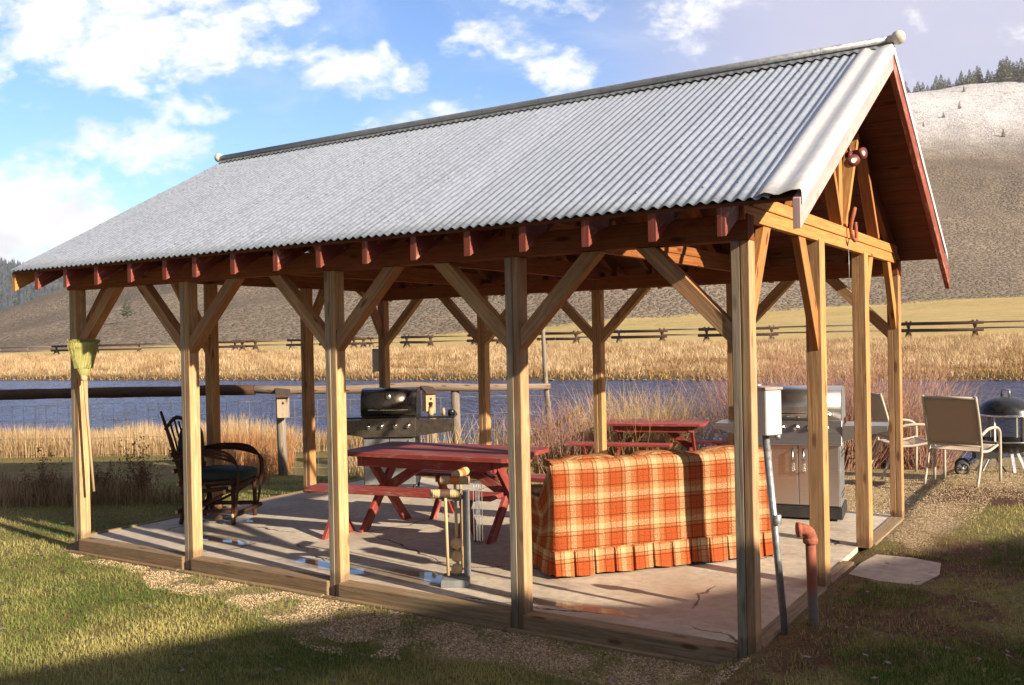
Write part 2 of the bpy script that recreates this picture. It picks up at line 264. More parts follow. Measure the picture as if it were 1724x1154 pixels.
c = g.mix(g.math('MULTIPLY', snf, .85), c, (.74, .76, .82)); c = g.mix(g.math('MULTIPLY', g.math('MULTIPLY', sn, g.ramp(g.noise(p, .28, 5, .75), .52, .64)), .75), c, (.24, .18, .13))
mead = g.mix(g.ramp(g.noise(g.mapv(p, (1, 1, 1)), .05, 5, .6), .4, .6), (.50, .36, .14), (.38, .31, .12)); mead = g.mix(g.ramp(g.noise(p, .35, 7, .75), .3, .7), mead, (.58, .44, .20))
ht = g.sep(g.n('ShaderNodeAttribute', attribute_name='tint').outputs['Vector'])[0]; hk = g.ramp(g.math('ADD', ht, g.math('MULTIPLY', g.math('SUBTRACT', n2, .5), .5)), .3, .7); c = g.mix(hk, mead, c)
setb(g, b, c, .95, 0, g.bump(g.math('ADD', g.math('MULTIPLY', bf, g.math('MULTIPLY', hk, .8)), g.math('ADD', g.math('MULTIPLY', n2, .6), g.math('MULTIPLY', n3, 1.6))), .75, .5), .05); M_HILL = m
M_FAR = plain('far_forest_floor', (.055, .06, .065), .95, 0, .3, .02, 0)
# river
m, g, b = mat('river_water'); p = g.n('ShaderNodeNewGeometry').outputs['Position']; q = g.mapv(p, (1, 1, 1), rot=(0, 0, -YAW+.1)); q2 = g.mapv(q, (1.0, 2.6, 1))
w1 = g.noise(q2, 1.5, 5, .65, .8); w2 = g.noise(q2, .45, 4, .6, .6); w3 = g.noise(q2, 7, 3, .6)
setb(g, b, g.mix(g.ramp(g.math('ADD', g.math('MULTIPLY', w1, .7), g.math('MULTIPLY', w2, .3)), .36, .6), (.010, .03, .10), (.08, .20, .58)), .22, 0, g.bump(g.math('ADD', w1, g.math('ADD', g.math('MULTIPLY', w2, 1.6), g.math('MULTIPLY', w3, .16))), 1.0, 3.0), .26); M_WATER = m  # reflected sky blue and ripple light and dark are painted into the base colour
def veg(name, ca, cb, trans=.25):
    m, g, b = mat(name); at = g.n('ShaderNodeAttribute', attribute_name='tint'); t = g.sep(at.outputs['Vector'])[0]
    col = g.mix(t, ca, cb); setb(g, b, col, .75, 0, None, .2)
    tr = g.n('ShaderNodeBsdfTranslucent'); g.set(tr.inputs[0], col); mx = g.n('ShaderNodeMixShader'); mx.inputs[0].default_value = trans
    o = [x for x in m.node_tree.nodes if x.type == 'OUTPUT_MATERIAL'][0]; m.node_tree.links.new(b.outputs[0], mx.inputs[1]); m.node_tree.links.new(tr.outputs[0], mx.inputs[2]); m.node_tree.links.new(mx.outputs[0], o.inputs[0]); return m
M_LAWN = veg('lawn_blades', (.085, .16, .026), (.50, .44, .17)); M_DRY = veg('dry_grass', (.34, .20, .085), (.70, .54, .33), .3); M_DRYR = veg('rusty_grass', (.40, .17, .07), (.62, .38, .18), .3)
M_REED = veg('gold_reed', (.50, .33, .12), (.78, .60, .34), .3); M_WIL = veg('willow_stem', (.26, .11, .075), (.52, .33, .24), .1)
M_LEAFD = veg('dark_shrub_leaf', (.08, .05, .03), (.34, .20, .11)); M_LEAFG = veg('olive_leaf', (.07, .08, .02), (.25, .22, .06)); M_PINE = veg('pine_needles', (.07, .09, .05), (.26, .27, .18), .2)
M_FALL = veg('fallen_leaf', (.10, .08, .085), (.28, .21, .21), .1); M_BARK = plain('bark', (.10, .07, .05), .95, 0, .3)
M_CANVAS = plain('tan_sling_fabric', (.52, .40, .28), .85, 0, .08, 200, .3); M_FRAME = plain('beige_chair_frame', (.52, .46, .38), .45, 0, .06)
M_PAPER = plain('white_paper', (.70, .69, .72), .9, 0, .06); M_MESH = plain('fence_wire', (.42, .40, .38), .5, .5)

# ---------------------------------------------------------------- mesh helpers
def tag(o, label=None, cat=None, group=None, kind=None):
    if label: o['label'] = label
    if cat: o['category'] = cat
    if group: o['group'] = group
    if kind: o['kind'] = kind
    return o
def empty(name, loc=(0, 0, 0), rz=0, **k):
    o = bpy.data.objects.new(name, None); o.empty_display_size = .2; COL.objects.link(o); o.location = loc; o.rotation_euler = (0, 0, rz); return tag(o, **k)
class MB:
    def __init__(s): s.v = []; s.f = []; s.uv = []; s.mi = []; s.sm = []
    def face(s, vs, uvs, mi=0, sm=False):
        b = len(s.v); s.v += [tuple(v) for v in vs]; s.f.append(tuple(range(b, b+len(vs)))); s.uv += uvs; s.mi.append(mi); s.sm.append(sm)
    def hexa(s, c, mi=0, o=None):
        """8 corners: 4 at start (ring), 4 at end (ring); u runs start->end. 2.5 mm eased look comes from bevel in build"""
        c = [Vector(x) for x in c]; L = (c[4]-c[0]).length; of = random.random()*5 if o is None else o
        b = len(s.v); s.v += [tuple(x) for x in c]
        wd = [(c[(i+1) % 4]-c[i]).length for i in range(4)]; acc = 0
        for i in range(4):
            j = (i+1) % 4; s.f.append((b+i, b+4+i, b+4+j, b+j)); L1 = (c[4+i]-c[i]).length
            s.uv += [(of, acc), (of+L1, acc), (of+L1, acc+wd[i]), (of, acc+wd[i])]; acc += wd[i]+.07; s.mi.append(mi); s.sm.append(False)
        for k, q in ((0, (0, 1, 2, 3)), (1, (7, 6, 5, 4))):
            s.f.append(tuple(b+i for i in q)); s.uv += [(of+acc, 0), (of+acc, wd[1]), (of+acc+wd[0]*.2, wd[1]), (of+acc+wd[0]*.2, 0)]; s.mi.append(mi); s.sm.append(False)
    def beam(s, p0, p1, w, h, up=(0, 0, 1), mi=0, tw=0):
        p0, p1 = Vector(p0), Vector(p1); d = (p1-p0).normalized(); up = Vector(up); x = d.cross(up).normalized(); y = x.cross(d)
        q = [(-1, -1), (1, -1), (1, 1), (-1, 1)]
        s.hexa([p0+x*a*w/2+y*c*h/2 for a, c in q]+[p1+x*a*w/2+y*c*h/2 for a, c in q], mi)
    def box(s, lo, hi, mi=0, ax=0):
        lo, hi = Vector(lo), Vector(hi); c = (lo+hi)/2; d = hi-lo
        if ax == 0: s.beam((lo.x, c.y, c.z), (hi.x, c.y, c.z), d.y, d.z, (0, 0, 1), mi)
        elif ax == 1: s.beam((c.x, lo.y, c.z), (c.x, hi.y, c.z), d.x, d.z, (0, 0, 1), mi)
        else: s.beam((c.x, c.y, lo.z), (c.x, c.y, hi.z), d.x, d.y, (0, 1, 0), mi)
    def tube(s, pts, r, n=8, mi=0, smooth=0, cap=True):
        pts = [Vector(p) for p in pts]; rs = list(r) if isinstance(r, (list, tuple)) else [r]*len(pts)
        if smooth:
            P = [pts[0]*2-pts[1]]+pts+[pts[-1]*2-pts[-2]]; o = []; ro = []
            for i in range(1, len(P)-2):
                for k in range(smooth):
                    t = k/smooth; a, b_, c, d = P[i-1:i+3]
                    o.append(.5*((2*b_)+(-a+c)*t+(2*a-5*b_+4*c-d)*t*t+(-a+3*b_-3*c+d)*t**3)); ro.append(rs[i-1]*(1-t)+rs[i]*t)
            pts, rs = o+[pts[-1]], ro+[rs[-1]]
        b = len(s.v); L = 0; of = random.random()*5; nx = None; us = []
        for i, p in enumerate(pts):
            d = (pts[min(i+1, len(pts)-1)]-pts[max(i-1, 0)]).normalized()
            if nx is None: nx = d.orthogonal().normalized()
            else:
                nx = (nx-d*nx.dot(d)); nx = nx.normalized() if nx.length > 1e-6 else d.orthogonal().normalized()
            ny = d.cross(nx)
            if i: L += (p-pts[i-1]).length
            us.append(L+of)
            for k in range(n): a = 2*math.pi*k/n; s.v.append(tuple(p+(nx*math.cos(a)+ny*math.sin(a))*rs[i]))
        for i in range(len(pts)-1):
            for k in range(n):
                k2 = (k+1) % n; s.f.append((b+i*n+k, b+i*n+k2, b+(i+1)*n+k2, b+(i+1)*n+k)); w = 2*math.pi*max(rs)/n
                s.uv += [(us[i], k*w), (us[i], (k+1)*w), (us[i+1], (k+1)*w), (us[i+1], k*w)]; s.mi.append(mi); s.sm.append(n > 4)
        if cap:
            for e in (0, len(pts)-1):
                q = [b+e*n+k for k in range(n)]; q = q[::-1] if e == 0 else q
                s.f.append(tuple(q)); s.uv += [(.01*math.cos(k), .01*math.sin(k)) for k in range(n)]; s.mi.append(mi); s.sm.append(False)
    def lathe(s, prof, c=(0, 0, 0), ax='z', n=24, mi=0, M_=None):
        """profile [(r,h)]"""
        b = len(s.v); c = Vector(c)
        for (r_, h) in prof:
            for k in range(n):
                a = 2*math.pi*k/n; v = Vector((r_*math.cos(a), r_*math.sin(a), h))
                if ax == 'x': v = Vector((v.z, v.x, v.y))
                elif ax == 'y': v = Vector((v.x, v.z, v.y))
                if M_: v = M_@v
                s.v.append(tuple(c+v))
        for i in range(len(prof)-1):
            for k in range(n):
                k2 = (k+1) % n; q = (b+i*n+k, b+i*n+k2, b+(i+1)*n+k2, b+(i+1)*n+k); s.f.append(q if ax != 'y' else q[::-1])
                s.uv += [(i*.05, k*.05), (i*.05, k*.05+.05), (i*.05+.05, k*.05+.05), (i*.05+.05, k*.05)]; s.mi.append(mi); s.sm.append(True)
    def grid(s, P, uvf=None, mi=0, sm=True, closed=False):
        """P[i][j] points"""
        b = len(s.v); n, m_ = len(P), len(P[0])
        for row in P:
            for q in row: s.v.append(tuple(q))
        for i in range(n-1):
            for j in range(m_-1 if not closed else m_):
                j2 = (j+1) % m_; s.f.append((b+i*m_+j, b+(i+1)*m_+j, b+(i+1)*m_+j2, b+i*m_+j2))
                for (a, c_) in ((i, j), (i+1, j), (i+1, j+1), (i, j+1)): s.uv.append(uvf(a, c_) if uvf else (a*.1, c_*.1))
                s.mi.append(mi); s.sm.append(sm)
    def build(s, name, mats, parent=None, bevel=0, sub=0, solid=0, **k):
        me = bpy.data.meshes.new(name); me.from_pydata(s.v, [], s.f)
        for m_ in (mats if isinstance(mats, (list, tuple)) else [mats]): me.materials.append(m_)
        ul = me.uv_layers.new(name='UVMap'); ul.data.foreach_set('uv', np.array(s.uv, dtype=np.float32).ravel())
        me.polygons.foreach_set('material_index', s.mi); me.polygons.foreach_set('use_smooth', s.sm)
        me.validate(); me.update(); o = bpy.data.objects.new(name, me); COL.objects.link(o)
        if parent: o.parent = parent
        if solid: q = o.modifiers.new('solid', 'SOLIDIFY'); q.thickness = solid; q.offset = 0
        if bevel: q = o.modifiers.new('bevel', 'BEVEL'); q.width = bevel; q.segments = 1; q.limit_method = 'ANGLE'; q.angle_limit = R(50)
        if sub: q = o.modifiers.new('sub', 'SUBSURF'); q.levels = sub; q.render_levels = sub
        return tag(o, **k)
def raw_mesh(name, V, F, mats, tint=None, mi=None, parent=None, **k):
    me = bpy.data.meshes.new(name); V = np.asarray(V, dtype=np.float32); F = np.asarray(F, dtype=np.int32); nf, w = F.shape
    me.vertices.add(len(V)); me.vertices.foreach_set('co', V.ravel()); me.loops.add(nf*w); me.loops.foreach_set('vertex_index', F.ravel())
    me.polygons.add(nf); me.polygons.foreach_set('loop_start', np.arange(nf, dtype=np.int32)*w); me.polygons.foreach_set('loop_total', np.full(nf, w, dtype=np.int32))
    for m_ in (mats if isinstance(mats, (list, tuple)) else [mats]): me.materials.append(m_)
    if mi is not None: me.polygons.foreach_set('material_index', np.asarray(mi, dtype=np.int32))
    me.update(calc_edges=True)
    if tint is not None:
        at = me.attributes.new('tint', 'FLOAT_VECTOR', 'POINT'); t = np.zeros((len(V), 3), dtype=np.float32); t[:, 0] = tint; at.data.foreach_set('vector', t.ravel())
    o = bpy.data.objects.new(name, me); COL.objects.link(o)
    if parent: o.parent = parent
    return tag(o, **k)
def copy_tree(o, parent=None):
    c = o.copy(); COL.objects.link(c)
    if parent: c.parent = parent
    for ch in o.children: copy_tree(ch, c)
    return c

# ---------------------------------------------------------------- terrain
WZ = -.9
def lerp(t, a, b): return a+(b-a)*t
def interp(x, xs, ys): return np.interp(x, xs, ys)
def land(a, d):
    """height of the land for sideways ratio a at distance d (numpy)"""
    a = np.clip(a, -.75, .75)
    dn = interp(a, [-.6, -.3, 0, .2, .5], [21.5, 20, 18, 16.5, 14.6])
    df_ = 1584*2.6355/(71.5+32.2*a); dfe = 1/np.maximum(.01028+.00528*a, .005); zfe = 1.7355-14*dfe/1584
    Eb = interp(a, [-.75, -.544, -.11, .02, .11, .28, .544, .75], [-8, -6, 6, 16, 27, 35, 52, 60]); db = interp(a, [-.6, .6], [165, 225]); db = np.maximum(db, dfe+22)
    x = 862+1584*a; Et = 64+.34*x; Et = 406-np.log1p(np.exp((406-Et)/22))*22; Et = np.where(x < 0, 64+.30*x, Et); Et = np.where(x > 1600, Et+(x-1600)*.05, Et)
    dt = interp(a, [-.6, .6], [480, 660]); zb = 1.7355+Eb*db/1584; zt = 1.7355+Et*dt/1584
    z = np.full_like(d, -.12); 
    z = np.where(d > 11.5, np.maximum(-.12-(d-11.5)*.075, -.40), z)
    t = np.clip((d-dn)/2.4, 0, 1); z = lerp(t*t*(3-2*t), z, -1.5)
    t = np.clip((d-(df_-1.6))/2.4, 0, 1); z = np.where(d > df_-1.6, lerp(t, -1.5, -.55), z)
    t = np.clip((d-(df_+.8))/(dfe-df_-.8), 0, 1); z = np.where(d > df_+.8, lerp(t**.8, -.55, zfe), z)
    t = np.clip((d-dfe)/(db-dfe), 0, 1); z = np.where(d > dfe, lerp(t, zfe, zb), z)
    t = np.clip((d-db)/(dt-db), 0, 1); z = np.where(d > db, lerp(t*.78+.22*t*t, zb, zt), z)
    z = np.where(d > dt, zt-(d-dt)*.03-((d-dt)/400)**2*6, z)
    return z, db, dt
def rise(x, d): t = np.clip((x-6.05)/.3, 0, 1); return .112*t*t*(3-2*t)*np.clip((16-d)/2, 0, 1)
def land_xy(x, y):
    dx, dy = x-CP.x, y-CP.y; d = dx*FH.x+dy*FH.y; s = dx*RH.x+dy*RH.y
    if d < .5: return -.12+float(rise(x, d))
    z, _, _ = land(np.array([s/d]), np.array([d])); return float(z[0])+float(rise(x, d))
ang = np.concatenate([np.arange(-180, -44, 4.0), np.arange(-44, -32, 1.0), np.arange(-32, 32.1, .32), np.arange(33, 44, 1.0), np.arange(44, 180, 4.0)])
ds = [0.6]
while ds[-1] < 1500:
    d = ds[-1]; ds.append(d+max(.35, d*.022) if d < 60 else d*1.03)
ds = np.array(ds); A, D = np.meshgrid(np.radians(ang), ds)
front = np.cos(A) > .35; aa = np.where(front, np.tan(np.clip(A, -1.2, 1.2)), np.sign(A)*.75); dd = np.where(front, D*np.where(np.abs(np.tan(np.clip(A, -1.2, 1.2))) > .75, 1, 1), D)
# rings are lines of equal depth inside the view and circles outside it
dep = np.where(np.abs(A) < math.atan(.75), D, D)
scl = np.where(np.abs(A) < math.atan(.75), 1/np.cos(A), 1/math.cos(math.atan(.75)))
hx = CP.x+(FH.x*np.cos(A)+RH.x*np.sin(A))*D*scl; hy = CP.y+(FH.y*np.cos(A)+RH.y*np.sin(A))*D*scl
hz, db_, dt_ = land(np.clip(np.tan(np.clip(A, -1.2, 1.2)), -.75, .75), D)
bk = np.clip((np.cos(A)-.1)/.6, 0, 1); hz = np.where(np.abs(A) > math.atan(.75), lerp(bk, -.12, hz), hz)
nz = np.zeros_like(hz)
for i in range(hz.shape[0]):
    if ds[i] < 12: continue
    for j in range(hz.shape[1]):
        q = (hx[i, j]*.012, hy[i, j]*.012, 3.3)
        nz[i, j] = mnoise.fractal(q, 1.0, 2.0, 5)
k = np.clip((D-db_)/150, 0, 1); fade = 1-np.clip((D-dt_+60)/90, 0, .8)
hz = hz+nz*9*k*fade+np.where((D > 30) & (D < db_+60), nz*.5*np.clip((D-70)/40, 0, 1)*(1-k), 0)
hz = hz+rise(hx, D); nr, na = hz.shape; Vt = np.stack([hx, hy, hz], -1).reshape(-1, 3); Vt = np.vstack([Vt, [[CP.x, CP.y, -.12]]])
I, J = np.meshgrid(np.arange(nr-1), np.arange(na), indexing='ij'); J2 = (J+1) % na
Fq = np.stack([I*na+J, I*na+J2, (I+1)*na+J2, (I+1)*na+J], -1).reshape(-1, 4)[:, ::-1]
ishill = ((D[:-1] > 145)).reshape(-1); HT = np.append(np.clip((D-db_)/14+.5, 0, 1).reshape(-1), 0)
tri = np.array([[len(Vt)-1, j, (j+1) % na, (j+1) % na] for j in range(na)])[:, ::-1]
def sub(Vt, F): u, inv = np.unique(F, return_inverse=True); return Vt[u], inv.reshape(F.shape)
v, f = sub(Vt, Fq[~ishill]); og = raw_mesh('ground', v, f, M_GROUND, kind='structure')
for pgn in og.data.polygons: pass
og.data.polygons.foreach_set('use_smooth', [True]*len(og.data.polygons))
u_, inv = np.unique(Fq[ishill], return_inverse=True); oh = raw_mesh('hillside', Vt[u_], inv.reshape(-1, 4), M_HILL, HT[u_], kind='structure'); oh.data.polygons.foreach_set('use_smooth', [True]*len(oh.data.polygons))
mb = MB(); mb.lathe([(0.001, -.12), (.62, -.12)], (CP.x, CP.y, -.0), n=len(ang)); mb.build('lawn_patch', M_GROUND, kind='structure')
# river surface
mb = MB(); 
def wp(a, d): x, y = ad(a, d); return (x, y, WZ)
al = [-1.6+3.2*i/24 for i in range(25)]
mb.grid([[wp(a, d) for a in al] for d in (13.0, 20, 35, 60, 95)], sm=True); wob_ = mb.build('river_water', M_WATER, kind='structure')
# far wooded ridge behind the sage hill
mb = MB(); rows = []
for i in range(9):
    d = 1150+i*90; row = []
    for j in range(60):
        a = -1.1+j*.025; x = 862+1584*a; E = 132-.16*x if x > 0 else 132-.02*x
        hgt = 1.7355+max(E, 5)*1500/1584*min(1, i/4.0)**.8; hgt += 14*mnoise.fractal((a*9, i*.4, 1), 1, 2, 4)
        px, py = ad(a, d); row.append((px, py, hgt-(0 if i < 5 else (i-4)*8)))
    rows.append(row)
mb.grid(rows); far = mb.build('far_ridge', M_FAR, kind='structure')
V = []; F = []; T = []
def cone_tree(V, F, T, x, y, z, h, r, nl=6):
    for l in range(nl):
        z0 = z+h*(.12+.8*l/nl); z1 = z0+h*.34; rad = r*(1-l/nl)*(.8+.4*random.random()); b = len(V); t = random.random()
        n_ = 6; ph = random.random()*6
        V.append((x, y, min(z1, z+h)));
        T.append(t)
        for k_ in range(n_): an = ph+k_*6.283/n_; q = rad*(.6+.7*random.random()); V.append((x+q*math.cos(an), y+q*math.sin(an), z0+h*.05*random.random())); T.append(t*.8)
        for k_ in range(n_): F.append((b, b+1+k_, b+1+(k_+1) % n_))
for _ in range(4200):
    a = random.uniform(-.66, -.42); t = random.random(); i = 1+t*6.9; d = 1150+i*90; x = 862+1584*a; E = 132-.16*x if x > 0 else 132-.02*x
    if mnoise.noise((a*25, i*.8, 0)) < -.3: continue
    hgt = 1.7355+max(E, 5)*1500/1584*min(1, i/4.0)**.8+14*mnoise.fractal((a*9, i*.4, 1), 1, 2, 4)-(0 if i < 5 else (i-4)*8)
    px, py = ad(a, d); cone_tree(V, F, T, px, py, hgt-3, random.uniform(14, 24), random.uniform(3.5, 6), 4)
raw_mesh('far_forest', V, F, veg('far_pine', (.02, .035, .04), (.06, .08, .085), 0), T, label='dark conifer forest on the far ridge at the left edge', cat='forest', kind='stuff')

# the faint autumn haze in the valley air
mb = MB(); mb.box((-2300, -400, -3.2), (2600, 2300, 225)); hzb = mb.build('haze', None, kind='stuff'); hm = bpy.data.materials.new('haze'); hm.use_nodes = True; hm.node_tree.nodes.clear(); hg = NT(hm.node_tree); hv = hg.n('ShaderNodeVolumePrincipled'); hv.inputs['Color'].default_value = (.86, .86, .93, 1); hv.inputs['Density'].default_value = .0002; hv.inputs['Anisotropy'].default_value = .2
ho = hg.n('ShaderNodeOutputMaterial'); hm.node_tree.links.new(hv.outputs[0], ho.inputs['Volume']); hzb.data.materials.clear(); hzb.data.materials.append(hm)
# ---------------------------------------------------------------- pavilion
s_b, t_b, Hh, wP = 1.55, 1.4164, 2.2467, .103
fx = [0, 1.5325, 3.142, 4.710, 6.2]; ey = [0, 1.4994, 2.876, 4.249]
bx_ = [0, 1.55, 3.10, 4.65, 6.2]
pav = empty('picnic_pavilion', (3.1, 2.17, 0), label='open timber pavilion with a corrugated metal gable roof beside the river', cat='pavilion')
OX, OY = 3.1, 2.17
def PB(mb, name, m_, bevel=.003, **k):          # child of the pavilion, mesh in world numbers
    mb.v = [(x-OX, y-OY, z) for x, y, z in mb.v]; return mb.build(name, m_, pav, bevel=bevel, **k)
mR = .55
def zr(y): return 2.43+mR*(min(y, 4.35-y)+.28)
def post(x, y, z0, z1, split=True, m_=MW_POST, w=wP, d=wP):
    mb = MB()
    if split:
        h = w/2; dz = random.uniform(-.004, .004)
        mb.beam((x+h/2-.001, y+d/2, z0), (x+h/2-.001, y+d/2, z1), h+.0005, d, (0, 1, 0)); mb.beam((x+w-h/2+.001, y+d/2+.002+dz, z0), (x+w-h/2+.001, y+d/2+.002+dz, z1), h-.0015, d-.002, (0, 1, 0), 1)
    else: mb.beam((x+w/2, y+d/2, z0), (x+w/2, y+d/2, z1), w, d, (0, 1, 0))
    PB(mb, 'post', [m_, MW_POSTB if m_ is MW_POST else m_], .004)
for i, x in enumerate(fx): post(x, 0, -.16, Hh+.0)
for i, x in enumerate(bx_): post(x, ey[3], -.02, Hh, True, MW_POST2)
for j in (1, 2):
    post(6.2-.005, ey[j], -.02, 2.37, False, MW_POST2, .105, .13); post(0, ey[j], -.02, 2.36, True, MW_POST2)
# eave beams
for y in (.0, ey[3]):
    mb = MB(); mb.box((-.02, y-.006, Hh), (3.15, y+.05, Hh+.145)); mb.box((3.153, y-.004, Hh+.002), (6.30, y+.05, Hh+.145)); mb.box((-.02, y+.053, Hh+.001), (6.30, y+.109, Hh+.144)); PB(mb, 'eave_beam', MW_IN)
# trusses: gable ends and one over each inner pair of posts
def truss(x, m_, gable=False, sgn=1):
    zb, zt = 2.357, 2.485
    mb = MB(); mb.box((x, -.03, zb), (x+.045, 4.38, zt-.045), ax=1); mb.box((x-.01, .1, zt-.044), (x+.055, 4.25, zt+.03), ax=1); PB(mb, 'tie_beam', m_)
    mb = MB(); xc = x+.022; apex = zr(2.175)-.19
    mb.box((xc-.022, 2.13, zt+.031), (xc+.022, 2.22, apex), ax=2); PB(mb, 'king_post', m_)
    for q in (-1, 1):
        Y = lambda v: 2.175+q*v
        mb = MB(); mb.beam((xc, Y(.06), zt+.04), (xc, Y(.52), zr(Y(.52))-.21), .044, .09, (1, 0, 0)); PB(mb, 'truss_strut', m_)
        mb = MB(); mb.beam((xc, Y(1.22), zt+.035), (xc, Y(.78), zr(Y(.78))-.21), .044, .09, (1, 0, 0)); PB(mb, 'truss_strut', m_)
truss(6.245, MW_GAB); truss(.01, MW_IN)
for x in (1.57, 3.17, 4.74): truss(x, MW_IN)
# knee braces
def brace(p0, p1, w=.09, th=.045, side=(0, 1, 0), m_=MW_IN):
    mb = MB(); mb.beam(p0, p1, th, w, side if False else (0, 0, 1)); PB(mb, 'knee_brace', m_)
def brace_x(x, y, sg, L=.52, m_=MW_POST2):    # along X; starts on the post face
    x0 = x+(wP if sg > 0 else 0); p0 = (x0-sg*.03, y+.052, Hh-L-.03); p1 = (x0+sg*(L+.05), y+.052, Hh+.05)
    mb = MB(); mb.beam(p0, p1, .085, .09, (0, 0, 1)); clip(mb, x0, sg, Hh-.002, 0); PB(mb, 'knee_brace', m_)
def clip(mb, f0, sg, zc, ax):
    """trim beam ends plumb to the post face and level under the beam"""
    for i, v in enumerate(mb.v):
        v = list(v)
        # move along the beam direction
        d = DIR[0]
        pass
    q = [Vector(v) for v in mb.v]; st, en = q[:4], q[4:8]; d = [e-s for s, e in zip(st, en)]; out = []
    for s, dd_ in zip(st, d): t = (f0-s[ax])/dd_[ax]; out.append(s+dd_*t)
    for s, dd_ in zip(st, d): t = (zc-s.z)/dd_.z; out.append(s+dd_*t)
    mb.v = [tuple(v) for v in out]+mb.v[8:]
DIR = [None]
def brace_y(x, y, sg, L=.55, m_=MW_GAB, zt=2.355, w=.11):
    y0 = y+(wP if sg > 0 else 0); mb = MB(); mb.beam((x, y0-sg*.03, zt-L-.05), (x, y0+sg*(L*.62), zt+.05), .05, w, (0, 0, 1)); clip(mb, y0, sg, zt-.002, 1); PB(mb, 'knee_brace', m_)
for i, x in enumerate(fx):
    if i < 4: brace_x(x, 0, 1)
    if i > 0: brace_x(x, 0, -1)
for i, x in enumerate(bx_):
    if i < 4: brace_x(x, ey[3], 1)
    if i > 0: brace_x(x, ey[3], -1)
for X in (6.255, .05):
    mm = MW_GAB if X > 3 else MW_POST2
    brace_y(X, 0, 1, .55, mm); brace_y(X, ey[1], -1, .62, mm, w=.13); brace_y(X, ey[2]+.02, 1, .42, mm); brace_y(X, ey[3], -1, .5, mm)
# rafters with red tails
XL, XR = -.47, 6.675
def rafter(x, front, w=.045, m2=M_TAIL):
    mb = MB(); ys = [-.258, .0, 2.165] if front else [4.608, 4.35, 2.185]
    dep = .155
    def ring(y): z1 = zr(y)-.04; z0 = z1-dep; return [(x, y, z0), (x+w, y, z0), (x+w, y, z1), (x, y, z1)]
    for a, b_, mi in ((ys[0], ys[1], 1), (ys[1], ys[2], 0)): mb.hexa(ring(a)+ring(b_) if front else [ring(a)[k_] for k_ in (1, 0, 3, 2)]+[ring(b_)[k_] for k_ in (1, 0, 3, 2)], mi)
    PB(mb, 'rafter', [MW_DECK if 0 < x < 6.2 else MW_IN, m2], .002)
TX = [-.463, -.102, .33, .772, 1.221, 1.664, 2.02, 2.448, 2.898, 3.318, 3.743, 4.154, 4.578, 4.984, 5.407, 5.823, 6.218]
for i in range(17):
    x = TX[i]
    rafter(x, True, .05, MW_GAB if i == 0 else M_TAIL); rafter(x, False, .05)
# decking boards under the sheet, seen at the overhangs
for front in (True, False):
    mb = MB(); y = -.26; 
    while y < 2.15:
        y1 = min(y+.155, 2.17); yy = [y, y1] if front else [4.35-y, 4.35-y1]
        q = []
        for Y in yy:
            q.append(zr(Y)-.040+random.uniform(-.0015, .0015)); q.append(zr(Y)-.021)
        mb.hexa([(XL+.02, yy[0], q[0]), (XL+.02, yy[1], q[2]), (XL+.02, yy[1], q[3]), (XL+.02, yy[0], q[1]), (XR-.03, yy[0], q[0]), (XR-.03, yy[1], q[2]), (XR-.03, yy[1], q[3]), (XR-.03, yy[0], q[1])])
        y = y1+.008
    PB(mb, 'roof_decking', MW_DECK, 0)
# corrugated sheets
lam = .068
for front in (True, False):
    mb = MB(); nx = int((XR-.17-XL)/lam*8); P = []
    NR = 14
    for j in range(NR+1):
        t = j/NR; row = []
        for i in range(nx+1):
            x = XL+(XR-.17-XL)*i/nx; y = -.285+t*(2.175+.285)
            edge = .006*mnoise.noise((x*1.3, 0, 5.0)) + (.004*math.floor(x/.8 % 2))
            if j == 0: y += edge
            z = zr(max(y, -.30))+.0085*math.sin(2*math.pi*x/lam)+.006*mnoise.noise((x*.9, y*1.3, 2.0))-.002
            row.append((x, y if front else 4.35-y, z))
        P.append(row if front else row[::-1])
    mb.grid(P, sm=True); PB(mb, 'roof_sheet', M_GALV, 0, solid=.002)
    mb = MB()
    for yy in (.02, .72, 1.42, 2.02):
        for k_ in range(int((XR-.17-XL)/(lam*3))):
            xs = XL+lam*(.25+3*k_)+random.uniform(-.004, .004); y = yy-.1+random.uniform(-.012, .012); mb.lathe([(.0075, 0), (.0065, .004), (.0005, .006)], (xs, y if front else 4.35-y, zr(y)+.0085), n=6)
    PB(mb, 'roof_screws', M_PIPE, 0)
    # flat edge sheet that folds over the barge board
    mb = MB(); P = []
    for j in range(NR+1):
        t = j/NR; y = -.292+t*(2.175+.292); wv = .006*mnoise.noise((y*3, 1, 7)); row = []
        for (dx, dz) in ((-.235, .004), (-.215, .017), (-.19, .024), (-.165, .018), (-.14, .008), (-.115, .006), (-.08, .018), (-.05, .024), (-.008, .024), (.0, .012), (.001, -.05), (.0015, -.055)):
            row.append((XR+dx, y if front else 4.35-y, zr(y)+dz+wv+(.004 if dx > -.25 else 0)))
        P.append(row if front else row[::-1])
    mb.grid(P, sm=True); PB(mb, 'edge_sheet', M_TRIM, 0, solid=.002)
